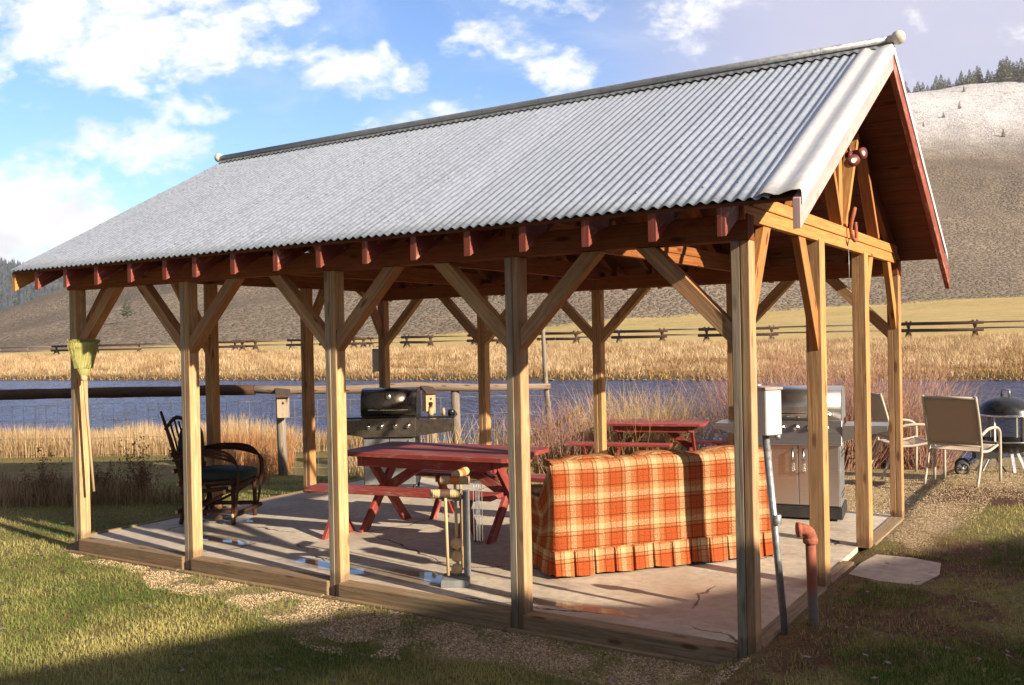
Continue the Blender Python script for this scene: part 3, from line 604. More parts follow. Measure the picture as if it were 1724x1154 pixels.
# barge boards
for x0, mm in ((XR-.045, M_BARGE),):
    for front in (True, False):
        mb = MB()
        def rg(y, d=.155):
            z1 = zr(y)-.012; return [(x0, y, z1-d), (x0+.04, y, z1-d), (x0+.04, y, z1), (x0, y, z1)]
        ya, yb = (-.30, 2.174) if front else (4.65+.12, 2.176)
        A_ = rg(ya) if ya < 4.6 else [(x0, ya, 2.41-.29), (x0+.04, ya, 2.41-.29), (x0+.04, ya, 2.41-.135), (x0, ya, 2.41-.135)]
        if not front: A_ = [A_[k_] for k_ in (1, 0, 3, 2)]; B_ = [rg(yb)[k_] for k_ in (1, 0, 3, 2)]
        else: B_ = rg(yb)
        mb.hexa(A_+B_); PB(mb, 'barge_board', (M_BARGE if front else M_TAIL) if x0 > 3 else M_TAIL)
# ridge cap and balls
mb = MB(); zt_ = zr(2.175)
mb.tube([(XL-.02, 2.175, zt_+.045), (1.4, 2.175, zt_+.05), (3.2, 2.175, zt_+.047), (5, 2.175, zt_+.052), (XR-.01, 2.175, zt_+.05)], .030, 12); 
P = []
for x in np.arange(XL, XR+.001, lam/4):
    w_ = .0085*math.sin(2*math.pi*x/lam); j_ = .008*mnoise.noise((x*9, 0, 0))
    P.append([(x, 2.175-.055+j_, zr(2.12)+.014+w_*.9), (x, 2.175-.03, zt_+.006+w_*.4), (x, 2.175-.012, zt_+.022), (x, 2.175+.012, zt_+.022), (x, 2.175+.03, zt_+.006+w_*.4), (x, 2.175+.055, zr(2.12)+.014+w_*.9)])
mb.grid(P); PB(mb, 'ridge_cap', M_PIPE, 0)
for x in (XL-.04, XR+.03):
    mb = MB(); pr_ = [(.0005, -.05)]+[(.05*math.sin(t), -.05*math.cos(t)) for t in np.linspace(.3, math.pi-.02, 12)]; mb.lathe(pr_, (x, 2.175, zt_+.055)); mb.lathe([(.0005, 0), (.03, 0), (.032, .04), (.0005, .041)], (x+(.0 if x < 0 else -.07), 2.175, zt_+.05), 'x', 12); PB(mb, 'ridge_ball', M_BALL, 0)
# edging boards round the slab
for i in range(4):
    x0, x1 = fx[i]+wP+.002, fx[i+1]-.002; dz = [0, -.004, -.008, -.012][i]
    mb = MB(); mb.beam((x0, .036, -.066+dz), (x1, .036, -.068+dz), .124, .135); PB(mb, 'edging_timber', MW_CURB, .006)
    mb = MB(); mb.beam((x0-.11, -.05, -.16), (x1-(.02 if i < 3 else -.05), -.048, -.158), .04, .12); PB(mb, 'edging_board', MW_CURB, .006)
for y0, y1, w in ((.106, 1.49, .10), (1.64, 2.30, .09), (3.01, 4.24, .12)): mb = MB(); mb.beam((6.26, y0, -.06), (6.262, y1, -.058), w, .118); PB(mb, 'edging_timber', MW_CURB, .006)
mb = MB(); mb.box((-.05, .12, -.13), (-.01, 4.35, .002), ax=1); PB(mb, 'edging_board', MW_CURB, .006)
mb = MB(); mb.box((-.009, .1005, -.2), (6.205, 4.4, -.012)); mb.build('concrete_slab', M_CONC, kind='structure')
# paving stone by the door opening
mb = MB(); q = [(6.40, 2.63), (6.65, 2.63), (6.87, 2.57), (6.91, 2.2), (6.83, 1.82), (6.58, 1.83), (6.35, 1.93), (6.36, 2.3)]
c_ = Vector((6.62, 2.25, -.003)); top_ = [(x, y, -.003+.003*math.sin(i*2)) for i, (x, y) in enumerate(q)]
for i in range(8):
    j = (i+1) % 8; a_, b_ = top_[j], top_[i]; mb.face([c_, a_, b_][::-1], [(0, 0), (.2, 0), (.2, .2)], 0, True); mb.face([a_, (a_[0], a_[1], -.2), (b_[0], b_[1], -.2), b_], [(0, 0), (.1, 0), (.1, .1), (0, .1)])
tag(mb.build('paving_stone', M_STONE), 'flat pale paving slab on the ground outside the right end of the pavilion', 'paving slab')

# ---------------------------------------------------------------- picnic tables and benches
def make_table(name, L, Wd, label):
    t = empty(name, label=label, cat='picnic table'); H = .74
    nb = 5; bw = Wd/nb
    mb = MB()
    for i in range(nb):
        y0 = -Wd/2+i*bw+.003; y1 = y0+bw-.006
        if i in (0, nb-1):
            sg = -1 if i == 0 else 1; yo = y0 if i == 0 else y1; yi = y1 if i == 0 else y0; c_ = .07
            pts = [(-L/2, yi), (-L/2, yo-sg*c_), (-L/2+.02, yo-sg*.02), (-L/2+c_, yo), (L/2-c_, yo), (L/2-.02, yo-sg*.02), (L/2, yo-sg*c_), (L/2, yi)]
            if i == nb-1: pts = pts[::-1]
            b0 = len(mb.v); n_ = len(pts); mb.v += [(x, y, H) for x, y in pts]+[(x, y, H-.038) for x, y in pts]
            mb.f.append(tuple(range(b0+n_-1, b0-1, -1)) if False else tuple(b0+k_ for k_ in range(n_))); mb.uv += [(x, y) for x, y in pts]; mb.mi.append(0); mb.sm.append(False)
            mb.f.append(tuple(b0+n_+k_ for k_ in reversed(range(n_)))); mb.uv += [(x, y) for x, y in reversed(pts)]; mb.mi.append(0); mb.sm.append(False)
            for k_ in range(n_):
                k2 = (k_+1) % n_; mb.f.append((b0+k_, b0+n_+k_, b0+n_+k2, b0+k2)); mb.uv += [(pts[k_][0], 0), (pts[k_][0], .04), (pts[k2][0], .04), (pts[k2][0], 0)]; mb.mi.append(0); mb.sm.append(False)
        else: mb.box((-L/2, y0, H-.038), (L/2, y1, H-.001))
    mb.build('tabletop', M_RED, t, bevel=.003)
    for sx in (-1, 1):
        x = sx*(L/2-.22); mb = MB(); mb.beam((x, -Wd/2+.07, H-.085), (x, Wd/2-.07, H-.085), .04, .085); mb.build('crossbar', M_RED, t, bevel=.003)
        for sy in (-1, 1):
            mb = MB(); mb.beam((x+sy*.021, sy*.33, -.0), (x+sy*.021, -sy*.30, H-.045), .04, .09, (1, 0, 0) if False else (0, 0, 1)); 
            q = [Vector(v) for v in mb.v]; out = []
            for zc in (0.0, H-.042):
                for s0, e0 in zip(q[:4], q[4:8]): dd_ = e0-s0; out.append(s0+dd_*((zc-s0.z)/dd_.z))
            mb.v = [tuple(v) for v in out]; mb.build('leg', M_RED, t, bevel=.003)
        mb = MB(); mb.beam((x-sx*.03, 0, .36), (sx*.1, 0, H-.06), .04, .09); mb.build('brace', M_RED, t, bevel=.003)
    mb = MB()
    for sy in (-1, 1): mb.box((-L/2+.17, sy*(Wd/2-.10)-.02, H-.135), (L/2-.17, sy*(Wd/2-.10)+.02, H-.04))
    mb.build('apron', M_RED, t, bevel=.003); return t
def make_bench(name, L, label, grp=None):
    t = empty(name, label=label, cat='bench', group=grp); H = .44
    mb = MB(); 
    for y in (-.067, .067): mb.box((-L/2, y-.063, H-.038), (L/2, y+.063, H))
    mb.build('seat', M_RED, t, bevel=.004)
    for sx in (-1, 1):
        x = sx*(L/2-.28); mb = MB(); mb.beam((x, -.12, H-.065), (x, .12, H-.065), .04, .05); mb.build('crossbar', M_RED, t, bevel=.003)
        for sy in (-1, 1):
            mb = MB(); mb.beam((x+sy*.021, sy*.17, 0), (x+sy*.021, -sy*.11, H-.04), .04, .075)
            q = [Vector(v) for v in mb.v]; out = []
            for zc in (0.0, H-.042):
                for s0, e0 in zip(q[:4], q[4:8]): dd_ = e0-s0; out.append(s0+dd_*((zc-s0.z)/dd_.z))
            mb.v = [tuple(v) for v in out]; mb.build('leg', M_RED, t, bevel=.003)
    return t
t1 = make_table('picnic_table', 1.76, .90, 'red painted picnic table on the concrete floor under the pavilion roof'); t1.location = (2.80, 1.88, -.012); t1.rotation_euler.z = R(6)
b1 = make_bench('picnic_bench', 1.86, 'red bench on the near side of the table under the roof'); b1.location = (2.70, 1.36, -.012); b1.rotation_euler.z = R(9)
b2 = copy_tree(b1); b2['label'] = 'red bench on the far side of the table under the roof'; b2.location = (3.0, 2.52, -.012); b2.rotation_euler.z = R(7)
t2 = make_table('picnic_table', 1.52, .78, 'red picnic table standing outdoors near the river among dry reeds'); t2.location = (2.17, 8.02, -.30); t2.rotation_euler.z = R(15)
b3 = make_bench('picnic_bench', 1.55, 'red bench in front of the outdoor riverside table'); b3.location = (1.93, 7.20, -.25); b3.rotation_euler.z = R(14)
b4 = copy_tree(b3); b4['label'] = 'red bench on the river side of the outdoor table'; b4.location = (2.38, 8.68, -.35); b4.rotation_euler.z = R(14)
for o in (b1, b2, b3, b4): o['group'] = 'red picnic benches'

# ---------------------------------------------------------------- plaid sofa
sofa = empty('plaid_sofa', (5.13-.777*.40, 1.545+.63*.40, -.012), math.atan2(.777, .63), label='orange and cream plaid sofa with a pleated skirt seen from behind', cat='sofa')
L = 1.85; hD = .42
def sx_(x): return x
# back shell: wraps round both ends; parameter along = perimeter of a U shape (arm, back, arm)
def upath(u):                        # u in metres along left side, back, right side ; returns x,y and normal
    a = .80
    if u < a: return (-L/2, -hD+.04+(a-u)*.97, -1, 0)
    if u < a+L: return (-L/2+(u-a), -hD, 0, -1)
    return (L/2, -hD+.04+(u-a-L)*.97, 1, 0)
TOT = 1.6+L; NU = 420
mb = MB(); P = []; UVs = []
zl = [.19, .22, .3, .4, .5, .58, .64, .70, .76, .80, .83, .84, .845, .80]
for zi, z in enumerate(zl):
    row = []
    for i in range(NU+1):
        u = TOT*i/NU; x, y, nx_, ny_ = upath(u)
        back_ = .8 <= u <= .8+L
        top = .83 if back_ else (.58 if .3 < 1 else .58)
        uu_ = u-.8; 
        if back_:
            k_ = z/.83; lean = .015*k_; zz = z*(1+.004*math.sin(uu_*9+1))
            bulge = .004*math.sin(uu_*7+z*5)+.005*mnoise.noise((u*3, z*4, 0)); y_ = y+lean+bulge*(-1)+([.0]*9+[.012, .03, .07, .15, .20])[zi]; e_ = min(uu_, L-uu_); xx = x
            if e_ < .05: xx += (1 if uu_ < L/2 else -1)*0.0; y_ += (.05-e_)**2*8
            row.append((xx, y_, zz))
        else:
            s_ = ((.8-u) if u < .8 else (u-.8-L))            # distance from the back corner
            ztop = .83-.27*min(1, max(0, (s_-.02)/.22))**1.0 if s_ < .24 else .56
            zz = .19+(min(z, .83)-.19)/(.83-.19)*(ztop-.19)-max(0, zi-10)*.012; row.append((x+nx_*(.010*math.sin(z*9)+.02*mnoise.noise((u*3, z*4, 3))), y, zz))
            if zi > 10: q_ = row[-1]; row[-1] = (q_[0]-nx_*.03*(zi-10), q_[1], q_[2])
    P.append(row)
mb.grid([[P[i][j] for i in range(len(zl))] for j in range(NU+1)], uvf=lambda a_, c_: (TOT*min(a_, NU)/NU-.8, zl[min(c_, len(zl)-1)]+.02))
mb.build('sofa_body', M_PLAID, sofa)
# skirt with box pleats
mb = MB(); P = []; NU2 = 900; pl = .158
for k_, z in enumerate((.19, .17, .10, .015)):
    row = []
    for i in range(NU2+1):
        u = TOT*i/NU2; x, y, nx_, ny_ = upath(u); t = (u % pl)/pl; fl = [0.006, .012, .022, .034][k_]
        gap = 1 if t < .07 else 0; sl_ = t*.016*[0, .4, .8, 1][k_]
        off = fl-sl_-gap*.03*[0, .7, 1, 1][k_]+.003*math.sin(u*31); zz = z+(.006*math.sin(u*17) if k_ == 3 else 0)-(.012*t if k_ == 3 else 0)+.012
        row.append((x+nx_*off, y+ny_*off, zz))
    P.append(row)
mb.grid([[P[i][j] for i in range(4)] for j in range(NU2+1)], uvf=lambda a_, c_: (TOT*min(a_, NU2)/NU2-.8+.06, [.19, .17, .10, .015][min(c_, 3)]), sm=False)
mb.build('skirt', M_PLAID, sofa, solid=.004)
def cushion(name, c, hx_, hy_, hz_, e=.45, puff=.02, parent=None, m_=M_PLAID, rx=0):
    mb = MB(); P = []; n1, n2 = 22, 32; Rm = Matrix.Rotation(rx, 3, 'X')
    def sp(v, p_): return math.copysign(abs(v)**p_, v)
    for i in range(n1+1):
        ph = -math.pi/2+math.pi*i/n1; row = []
        for j in range(n2):
            th = 2*math.pi*j/n2; v = Vector((hx_*sp(math.cos(ph), e)*sp(math.cos(th), e), hy_*sp(math.cos(ph), e)*sp(math.sin(th), e), hz_*sp(math.sin(ph), e*1.3)))
            v += v.normalized()*puff*mnoise.noise(v*7+Vector(c)*3); row.append(tuple(Vector(c)+Rm@v))
        P.append(row)
    mb.grid(P, uvf=lambda a_, c_: (c[0]+hx_*1.6*math.cos(2*math.pi*c_/n2), c[2]+hz_*1.2*math.sin(-math.pi/2+math.pi*a_/n1)+hy_*math.sin(2*math.pi*c_/n2)), closed=True); return mb.build(name, m_, parent)
for k_ in range(3):
    xk = (k_-1)*.585; cushion('back_cushion', (xk, -.24, .64), .297, .11, .225, .5, .012, sofa, rx=R(3)); cushion('seat_cushion', (xk, .02, .40), .285, .33, .09, .35, .015, sofa)
mb = MB(); mb.box((-L/2+.02, -hD+.05, .06), (L/2-.02, hD-.04, .33)); mb.build('seat_base', M_PLAID, sofa, bevel=.01)
for sx in (-1, 1): cushion('arm', (sx*(L/2-.125), .01, .49), .09, .40, .10, .5, .01, sofa); 
for sx in (-1, 1):
    for y in (-hD+.03, hD-.05): mb = MB(); mb.lathe([(.001, 0), (.018, .001), (.026, .03), (.02, .06), (.03, .08), (.001, .081)], (sx*(L/2-.03), y, 0), n=12); mb.build('leg', MW_TWIG, sofa)

# ---------------------------------------------------------------- grills
def knob(parent, x, z, y, r=.022, m_=M_CHROME):
    mb = MB(); mb.lathe([(.0005, -.045), (r*.8, -.045), (r, -.035), (r*1.02, -.012), (r*1.4, -.008), (r*1.4, 0), (.0005, .0)], (x, y, z), 'y', 16); mb.build('knob', m_, parent)
def hood(parent, w, y0, y1, z0, z1, m_, endm):
    """rolled lid: profile in YZ swept along X"""
    pr_ = []; 
    for t in np.linspace(0, 1, 15):
        an = math.pi*(1-t); 
        yy = (y0+y1)/2+(y1-y0)/2*math.copysign(abs(math.cos(an))**.7, math.cos(an)); zz_ = z0+(z1-z0)*abs(math.sin(an))**.55; pr_.append((yy, zz_))
    mb = MB(); mb.grid([[(x, yy, zz_) for (yy, zz_) in pr_] for x in (-w/2, w/2)][::-1], sm=True); o = mb.build('lid', m_, parent, solid=.004)
    for sx in (-1, 1):
        mb = MB(); x = sx*w/2
        b0 = len(mb.v)
        P = [[(x-sx*.01, yy, zz_) for yy, zz_ in pr_], [(x+sx*.008, yy, zz_) for yy, zz_ in pr_]]
        mb.grid(P if sx > 0 else P[::-1], sm=True); n_ = len(pr_); vs = [(x+sx*.008, yy, zz_) for yy, zz_ in pr_]
        mb.face(vs if sx < 0 else vs[::-1], [(v_[1], v_[2]) for v_ in vs]); mb.build('lid_end', endm, o)
    return o
# stainless four-burner grill with side shelves, behind the near table
g1 = empty('gas_grill', (.83, 3.50, -.012), R(31), label='dark lidded four-knob gas grill behind the picnic table under the roof', cat='grill'); g1.scale = (.84, .84, 1)
hood(g1, .75, -.30, .22, .885, 1.195, M_LID, M_BLACK)
mb = MB(); mb.tube([(-.27, -.31, .955), (-.27, -.345, .955), (.27, -.345, .955), (.27, -.31, .955)], .010, 8); mb.build('lid_handle', M_CHROME, g1)
mb = MB(); mb.lathe([(.0005, -.014), (.03, -.012), (.036, 0), (.0005, .001)], (.0, -.285, 1.10), 'y', 20); mb.build('thermometer', M_CHROME, g1)
mb = MB(); mb.box((-.375, -.335, .64), (.375, -.28, .86)); mb.build('control_panel', M_STEELD, g1, bevel=.006)
for x in (-.27, -.09, .09, .27): knob(g1, x, .765, -.335, .024)
mb = MB(); mb.lathe([(.0005, -.02), (.010, -.02), (.012, 0), (.0005, .001)], (.0, -.335, .775), 'y', 12); mb.build('igniter', M_BLACK, g1)
mb = MB(); mb.box((-.374, -.278, .862), (.374, .24, .884)); mb.box((-.36, -.27, .64), (.36, .23, .86)); mb.build('firebox', M_BLACK, g1, bevel=.004)
for sx in (-1, 1):
    mb = MB(); xa, xb = (.378, .90) if sx > 0 else (-.80, -.378); mb.box((xa, -.30, .845), (xb, .2, .87)); mb.build('side_shelf', M_BLACK, g1, bevel=.004)
    mb = MB(); xo = .90 if sx > 0 else -.80; xi = .378*sx
    q = [(xi, -.33, .65), (xi, -.305, .65), (xi, -.305, .84), (xi, -.33, .84), (xo, -.33, .70), (xo, -.305, .70), (xo, -.305, .84), (xo, -.33, .84)]
    mb.hexa(q if sx > 0 else q[4:]+q[:4]); mb.build('shelf_front', M_STEELD, g1, bevel=.003)
mb = MB(); mb.box((-.35, -.28, .09), (-.005, -.262, .625)); mb.box((.005, -.28, .09), (.35, -.262, .625)); mb.build('cabinet_door', M_STEELB, g1, bevel=.004)
mb = MB(); mb.box((-.36, -.26, .08), (.36, .23, .64)); mb.build('cabinet', M_DARK, g1, bevel=.004)
mb = MB(); mb.tube([(.27, -.282, .60), (.27, -.31, .59), (.27, -.31, .38), (.27, -.282, .37)], .009, 8); mb.build('door_handle', M_CHROME, g1)
for sx in (-1, 1):
    for y in (-.24, .2): mb = MB(); mb.lathe([(.0005, -.015), (.035, -.015), (.04, 0), (.035, .015), (.0005, .015)], (sx*.33, y, .04), 'x', 16); mb.box((sx*.33-.02, y-.012, .04), (sx*.33+.02, y+.012, .085), ax=2); mb.build('caster', M_DARK, g1)
# small things left on its side shelf
def put(par, lx, ly, lz): c_, s_ = math.cos(par.rotation_euler.z), math.sin(par.rotation_euler.z); return (par.location.x+lx*c_-ly*s_, par.location.y+lx*s_+ly*c_, par.location.z+lz)
mb = MB(); mb.lathe([(.0005, 0), (.03, 0), (.032, .02), (.026, .09), (.02, .11), (.028, .13), (.02, .15), (.0005, .152)], n=14); o = mb.build('wooden_figurine', MW_PALE, label='small pale carved wood piece on the grill side shelf', cat='figurine'); o.location = put(g1, .47, -.1, .871)
mb = MB(); mb.lathe([(.0005, 0), (.018, 0), (.02, .04), (.014, .08), (.0005, .082)], n=12); o = mb.build('shaker', MW_PALE, label='little pale shaker beside the dark cup on the grill shelf', cat='shaker'); o.location = put(g1, .62, -.12, .871)
mb = MB(); mb.lathe([(.0005, 0), (.04, 0), (.045, .05), (.03, .065), (.0005, .07)], n=16); mb.tube([(.04, 0, .02), (.075, 0, .03), (.04, 0, .05)], .006, 6); o = mb.build('cup', M_BLACK, label='dark little cup at the end of the grill shelf', cat='cup'); o.location = put(g1, .71, -.12, .871)
# second grill with twin doors at the right end
g2 = empty('gas_grill', (5.45, 4.0, -.012), R(9), label='stainless steel gas grill with twin cabinet doors at the right end of the pavilion', cat='grill')
hood(g2, .76, -.20, .28, .93, 1.235, M_STEEL, M_STEELB)
mb = MB(); mb.tube([(-.30, -.20, .985), (-.30, -.245, .985), (.30, -.245, .985), (.30, -.20, .985)], .011, 8); mb.build('lid_handle', M_CHROME, g2)
mb = MB(); mb.box((-.06, -.155, 1.145), (.06, -.135, 1.16)); mb.build('lid_badge', M_CHROME, g2)
mb = MB()
mb.hexa([(-.39, -.27, .70), (-.39, -.2, .70), (-.39, -.12, .93), (-.39, -.205, .93), (.39, -.27, .70), (.39, -.2, .70), (.39, -.12, .93), (.39, -.205, .93)]); mb.build('control_panel', M_STEEL, g2, bevel=.005)
for x in (-.28, -.15, -.02, .11, .24): knob(g2, x, .86, -.225, .024)
mb = MB(); mb.box((-.37, -.19, .70), (.37, .26, .925)); mb.build('firebox', M_STEELB, g2, bevel=.004)
for x0, x1 in ((-.36, -.003), (.003, .36)):
    mb = MB(); mb.box((x0, -.232, .14), (x1, -.215, .695)); d_ = mb.build('cabinet_door', M_STEEL, g2, bevel=.004)
    xh = x1-.045 if x0 < 0 else x0+.045; mb = MB(); mb.tube([(xh, -.23, .66), (xh, -.265, .645), (xh, -.265, .46), (xh, -.23, .445)], .010, 8); mb.build('door_handle', M_CHROME, d_)
mb = MB(); mb.box((-.37, -.213, .13), (.37, .25, .70)); mb.build('cabinet', M_STEELB, g2, bevel=.004)
mb = MB(); mb.box((-.385, -.235, .02), (.385, .27, .128)); mb.build('cabinet_base', M_DARK, g2, bevel=.006)
mb = MB()
for (z, n_) in ((.62, 4), (.58, 3), (.24, 4), (.20, 3)):
    for i in range(n_): y = -.14+i*.095+(0 if n_ == 4 else .04); mb.box((.3715, y, z), (.3735, y+.055, z+.014))
mb.build('vent_slots', M_BLACK, g2)
for sx in (-1, 1):
    mb = MB(); xa, xb = (.40, .78) if sx > 0 else (-.78, -.40); mb.box((xa, -.22, .865), (xb, .22, .885)); 
    q = [(xa if sx > 0 else xb, -.25, .74), (xa if sx > 0 else xb, -.225, .74), (xa if sx > 0 else xb, -.225, .885), (xa if sx > 0 else xb, -.25, .885), (xb if sx > 0 else xa, -.21, .845), (xb if sx > 0 else xa, -.19, .845), (xb if sx > 0 else xa, -.19, .885), (xb if sx > 0 else xa, -.21, .885)]
    mb.hexa(q if sx > 0 else q[4:]+q[:4]); mb.build('side_shelf', M_STEEL, g2, bevel=.003)

# ---------------------------------------------------------------- twig armchair
tc = empty('twig_armchair', (.45, 1.26, -.012), R(24), label='rustic bent-twig armchair with dark green cushions on the left of the slab', cat='armchair'); tc.scale = (.75, .82, 1)
def tw_(name, pts, r, n=8, sm=4, par=tc): mb = MB(); mb.tube(pts, r, n, smooth=sm); return mb.build(name, [MW_TWIG], par)
for sy in (-1, 1):
    y = sy*.30
    tw_('leg', [(.36, y, 0), (.365, y, .2), (.355, y, .46)], [.030, .028, .026]); tw_('leg', [(-.36, y, 0), (-.30, y, .2), (-.28, y, .42)], [.028, .026, .024])
    tw_('back_post', [(-.25, y, .06), (-.33, y, .4), (-.45, y*1.02, .75), (-.60, y*1.05, 1.10)], [.026, .028, .028, .016])
    for k_ in range(3): tw_('arm', [(-.44, y*(1+.06*k_), .68-.03*k_), (-.1, y*(1.1+.07*k_), .72-.022*k_), (.28, y*(1.12+.06*k_), .70-.03*k_), (.44+.01*k_, y*(1.08+.05*k_), .56), (.43, y*(1.05+.04*k_), .30), (.39, y*1.06, .08)], [.014]*6)
    tw_('side_rail', [(-.34, y, .30), (.40, y, .36)], .02, sm=0); tw_('side_rail', [(-.36, y, .12), (.42, y, .13)], .02, sm=0); tw_('side_rail', [(-.30, y*1.05, .10), (.0, y*1.08, .2), (.38, y*1.03, .36)], .014)
    tw_('side_rail', [(-.34, y*1.04, .42), (0, y*1.02, .40), (.38, y*1.02, .42)], .016)
for (x, z) in ((.37, .37), (.40, .10), (-.34, .40), (-.44, .68), (-.36, .13), (.30, .33), (-.40, .52)):
    tw_('crossbar', [(x, -.40, z), (x, .40, z)], .024, sm=0)
    for sy in (-1, 1): mbe = MB(); mbe.lathe([(.0005, 0), (.021, 0), (.021, .003), (.0005, .003)] if sy > 0 else [(.0005, 0), (.021, 0), (.021, -.003), (.0005, -.003)], (x, sy*.4005, z), 'y', 12); mbe.build('cut_end', MW_PALE, tc)
for z0, z1, dx in ((.43, .92, 0), (.43, .96, 0), (.43, .92, 0)): pass
for k_ in range(5): y = -.2+.1*k_; tw_('back_twig', [(-.36, y, .40), (-.44, y, .7), (-.54, y, .98+.02*(k_ % 2))], .012)
tw_('back_twig', [(-.53, -.33, .93), (-.57, 0, 1.02), (-.53, .33, .93)], .02)
for k_ in range(7): x = -.26+.1*k_; tw_('seat_twig', [(x, -.3, .385), (x, .3, .385)], .012, 6, 0)
cushion('seat_cushion', (.08, 0, .46), .40, .28, .065, .5, .02, tc, M_GREEN); cushion('back_cushion', (-.36, 0, .72), .07, .25, .23, .5, .02, tc, M_GREEN)

# ---------------------------------------------------------------- broom, towel roll, croquet stand, meter box, standpipe
bro = empty('corn_broom', (.225, -.015, -.06), R(33), label='yellow corn broom hung head up on the far left front post', cat='broom')
mb = MB(); P = []
prof = [(1.83, .130, .020), (1.79, .122, .024), (1.72, .100, .028), (1.64, .076, .030), (1.58, .058, .030), (1.55, .042, .027), (1.52, .024, .022)]
for (z, wx, wy) in prof:
    row = []
    for j in range(48): an = 2*math.pi*j/48; row.append((wx*math.copysign(abs(math.cos(an))**.8, math.cos(an))-(1.84-z)*.0, wy*math.sin(an), z+(.012*mnoise.noise((j*1.7, 0, 0)) if z > 1.8 else 0)))
    P.append(row)
mb.grid(P, uvf=lambda a_, c_: (prof[min(a_, 6)][0], c_/48*.4), closed=True); mb.face([P[0][j] for j in range(48)][::-1], [(0, j*.01) for j in range(48)])
for k_ in range(420):
    x = random.uniform(-.135, .135); x2 = x*1.06+random.uniform(-.012, .012); mb.tube([(x*.5, random.uniform(-.034, .034), 1.60), (x*.95, random.uniform(-.03, .03), 1.79), (x2, random.uniform(-.02, .02), 1.835+random.uniform(0, .03))], .0017, 3, cap=False)
mb.build('bristles', M_STRAW, bro)
mb = MB(); mb.lathe([(.018, 1.49), (.028, 1.50), (.030, 1.52), (.024, 1.545), (.02, 1.55)], n=16); mb.build('binding', MW_PALE, bro)
mb = MB(); mb.tube([(0, 0, 1.54), (.02, 0, 1.2), (.065, 0, .50)], [.013, .013, .012], 10); mb.build('handle', MW_PALE, bro)
tr_ = empty('paper_towel_roll', (-.075, 4.30, 1.50), R(30), label='white paper towel roll hanging on the back left corner post', cat='paper towels')
mb = MB(); mb.lathe([(.0005, -.14), (.05, -.14), (.055, -.13), (.055, .12), (.05, .13), (.0005, .13)], n=20); mb.build('roll', M_PAPER, tr_)
mb = MB(); mb.grid([[(.055*math.cos(t)*1.0-.0, -.057, .12-s*.29+.01*math.sin(t*3+s*4)) for t in np.linspace(.2, 2.6, 8)] for s in np.linspace(0, 1, 6)]); mb.build('loose_sheet', M_PAPER, tr_, solid=.001)
mb = MB(); mb.tube([(0, 0, -.16), (.08, 0, -.16), (.08, 0, .16), (0, 0, .16)], .006, 6); mb.build('holder', M_BROWN, tr_)
cr = empty('croquet_stand', (3.99, .40, -.012), R(30), label='grey croquet stand with ribbed mallets near the front edge of the slab', cat='croquet stand')
M_GRAYP = plain('grey_stand_paint', (.22, .23, .24), .6, 0, .15)
mb = MB(); mb.box((-.10, -.12, 0), (.10, .10, .05)); mb.build('base', M_GRAYP, cr, bevel=.004)
mb = MB(); mb.box((.055, .0, .051), (.10, .07, .66)); mb.build('upright', M_GRAYP, cr, bevel=.004)
mb = MB(); mb.box((-.11, -.06, .60), (.052, .06, .625)); mb.build('rack', M_GRAYP, cr, bevel=.003)
for k_ in range(3):
    mb = MB(); mb.lathe([(.0005, -.04)]+[(.042*math.sin(t), -.042*math.cos(t)) for t in np.linspace(.2, math.pi-.05, 12)], (.005, .01, .10+.092*k_)); b_ = mb.build('croquet_ball', MW_PALE, label=['lowest', 'middle', 'topmost'][k_]+' of the three pale balls stacked in the croquet stand', cat='croquet ball', group='croquet balls'); b_.location = put(cr, 0, 0, 0); b_.rotation_euler.z = cr.rotation_euler.z
M_ORG = plain('orange_band', (.65, .18, .03), .4); M_BRNB = plain('brown_band', (.13, .075, .05), .5)
def mallet(lx, ly, z, rz, bm, label, tilt=0):
    o = empty('croquet_mallet', put(cr, lx, ly, z), cr.rotation_euler.z+rz, label=label, cat='croquet mallet', group='croquet mallets')
    mb = MB(); pr_ = [(.0005, -.105)]
    for k_ in range(36): h = -.105+.21*k_/35; rib = .003*math.sin(k_*2.2) if abs(h) > .035 else 0; pr_.append((.030+rib, h))
    pr_.append((.0005, .105)); n_ = len(pr_); mb.lathe(pr_, (0, 0, 0), 'x', 18)
    for fi in range(len(mb.f)): r_ = fi//18; h = pr_[min(r_, n_-1)][1]; mb.mi[fi] = 1 if abs(h) < .036 else 0
    mb.build('head', [MW_PALE, bm], o); mb = MB(); mb.tube([(0, 0, -.02), (.01, tilt, -z*.97+.055)], .011, 10); mb.build('handle', MW_PALE, o); return o
mallet(-.06, -.07, .655, 0, M_BRNB, 'mallet with the brown banded head at the front of the stand', -.0)
mallet(-.0, .02, .735, R(-8), M_ORG, 'mallet with the orange banded head on top of the stand', .0)
mallet(.03, .13, .77, R(75), M_ORG, 'mallet seen end on at the back of the croquet stand', 0)
mb = MB()
for k_ in range(3): x = .13+.018*k_; mb.tube([(x, .03, .30), (x, .03, .66), (x+.01, .05, .70), (x+.02, .09, .66), (x+.02, .09, .28)], .003, 6, smooth=3)
o = mb.build('croquet_wickets', M_PIPE, label='bundle of thin wire wickets hanging on the back of the croquet stand', cat='wickets'); o.location = put(cr, 0, 0, 0); o.rotation_euler.z = cr.rotation_euler.z
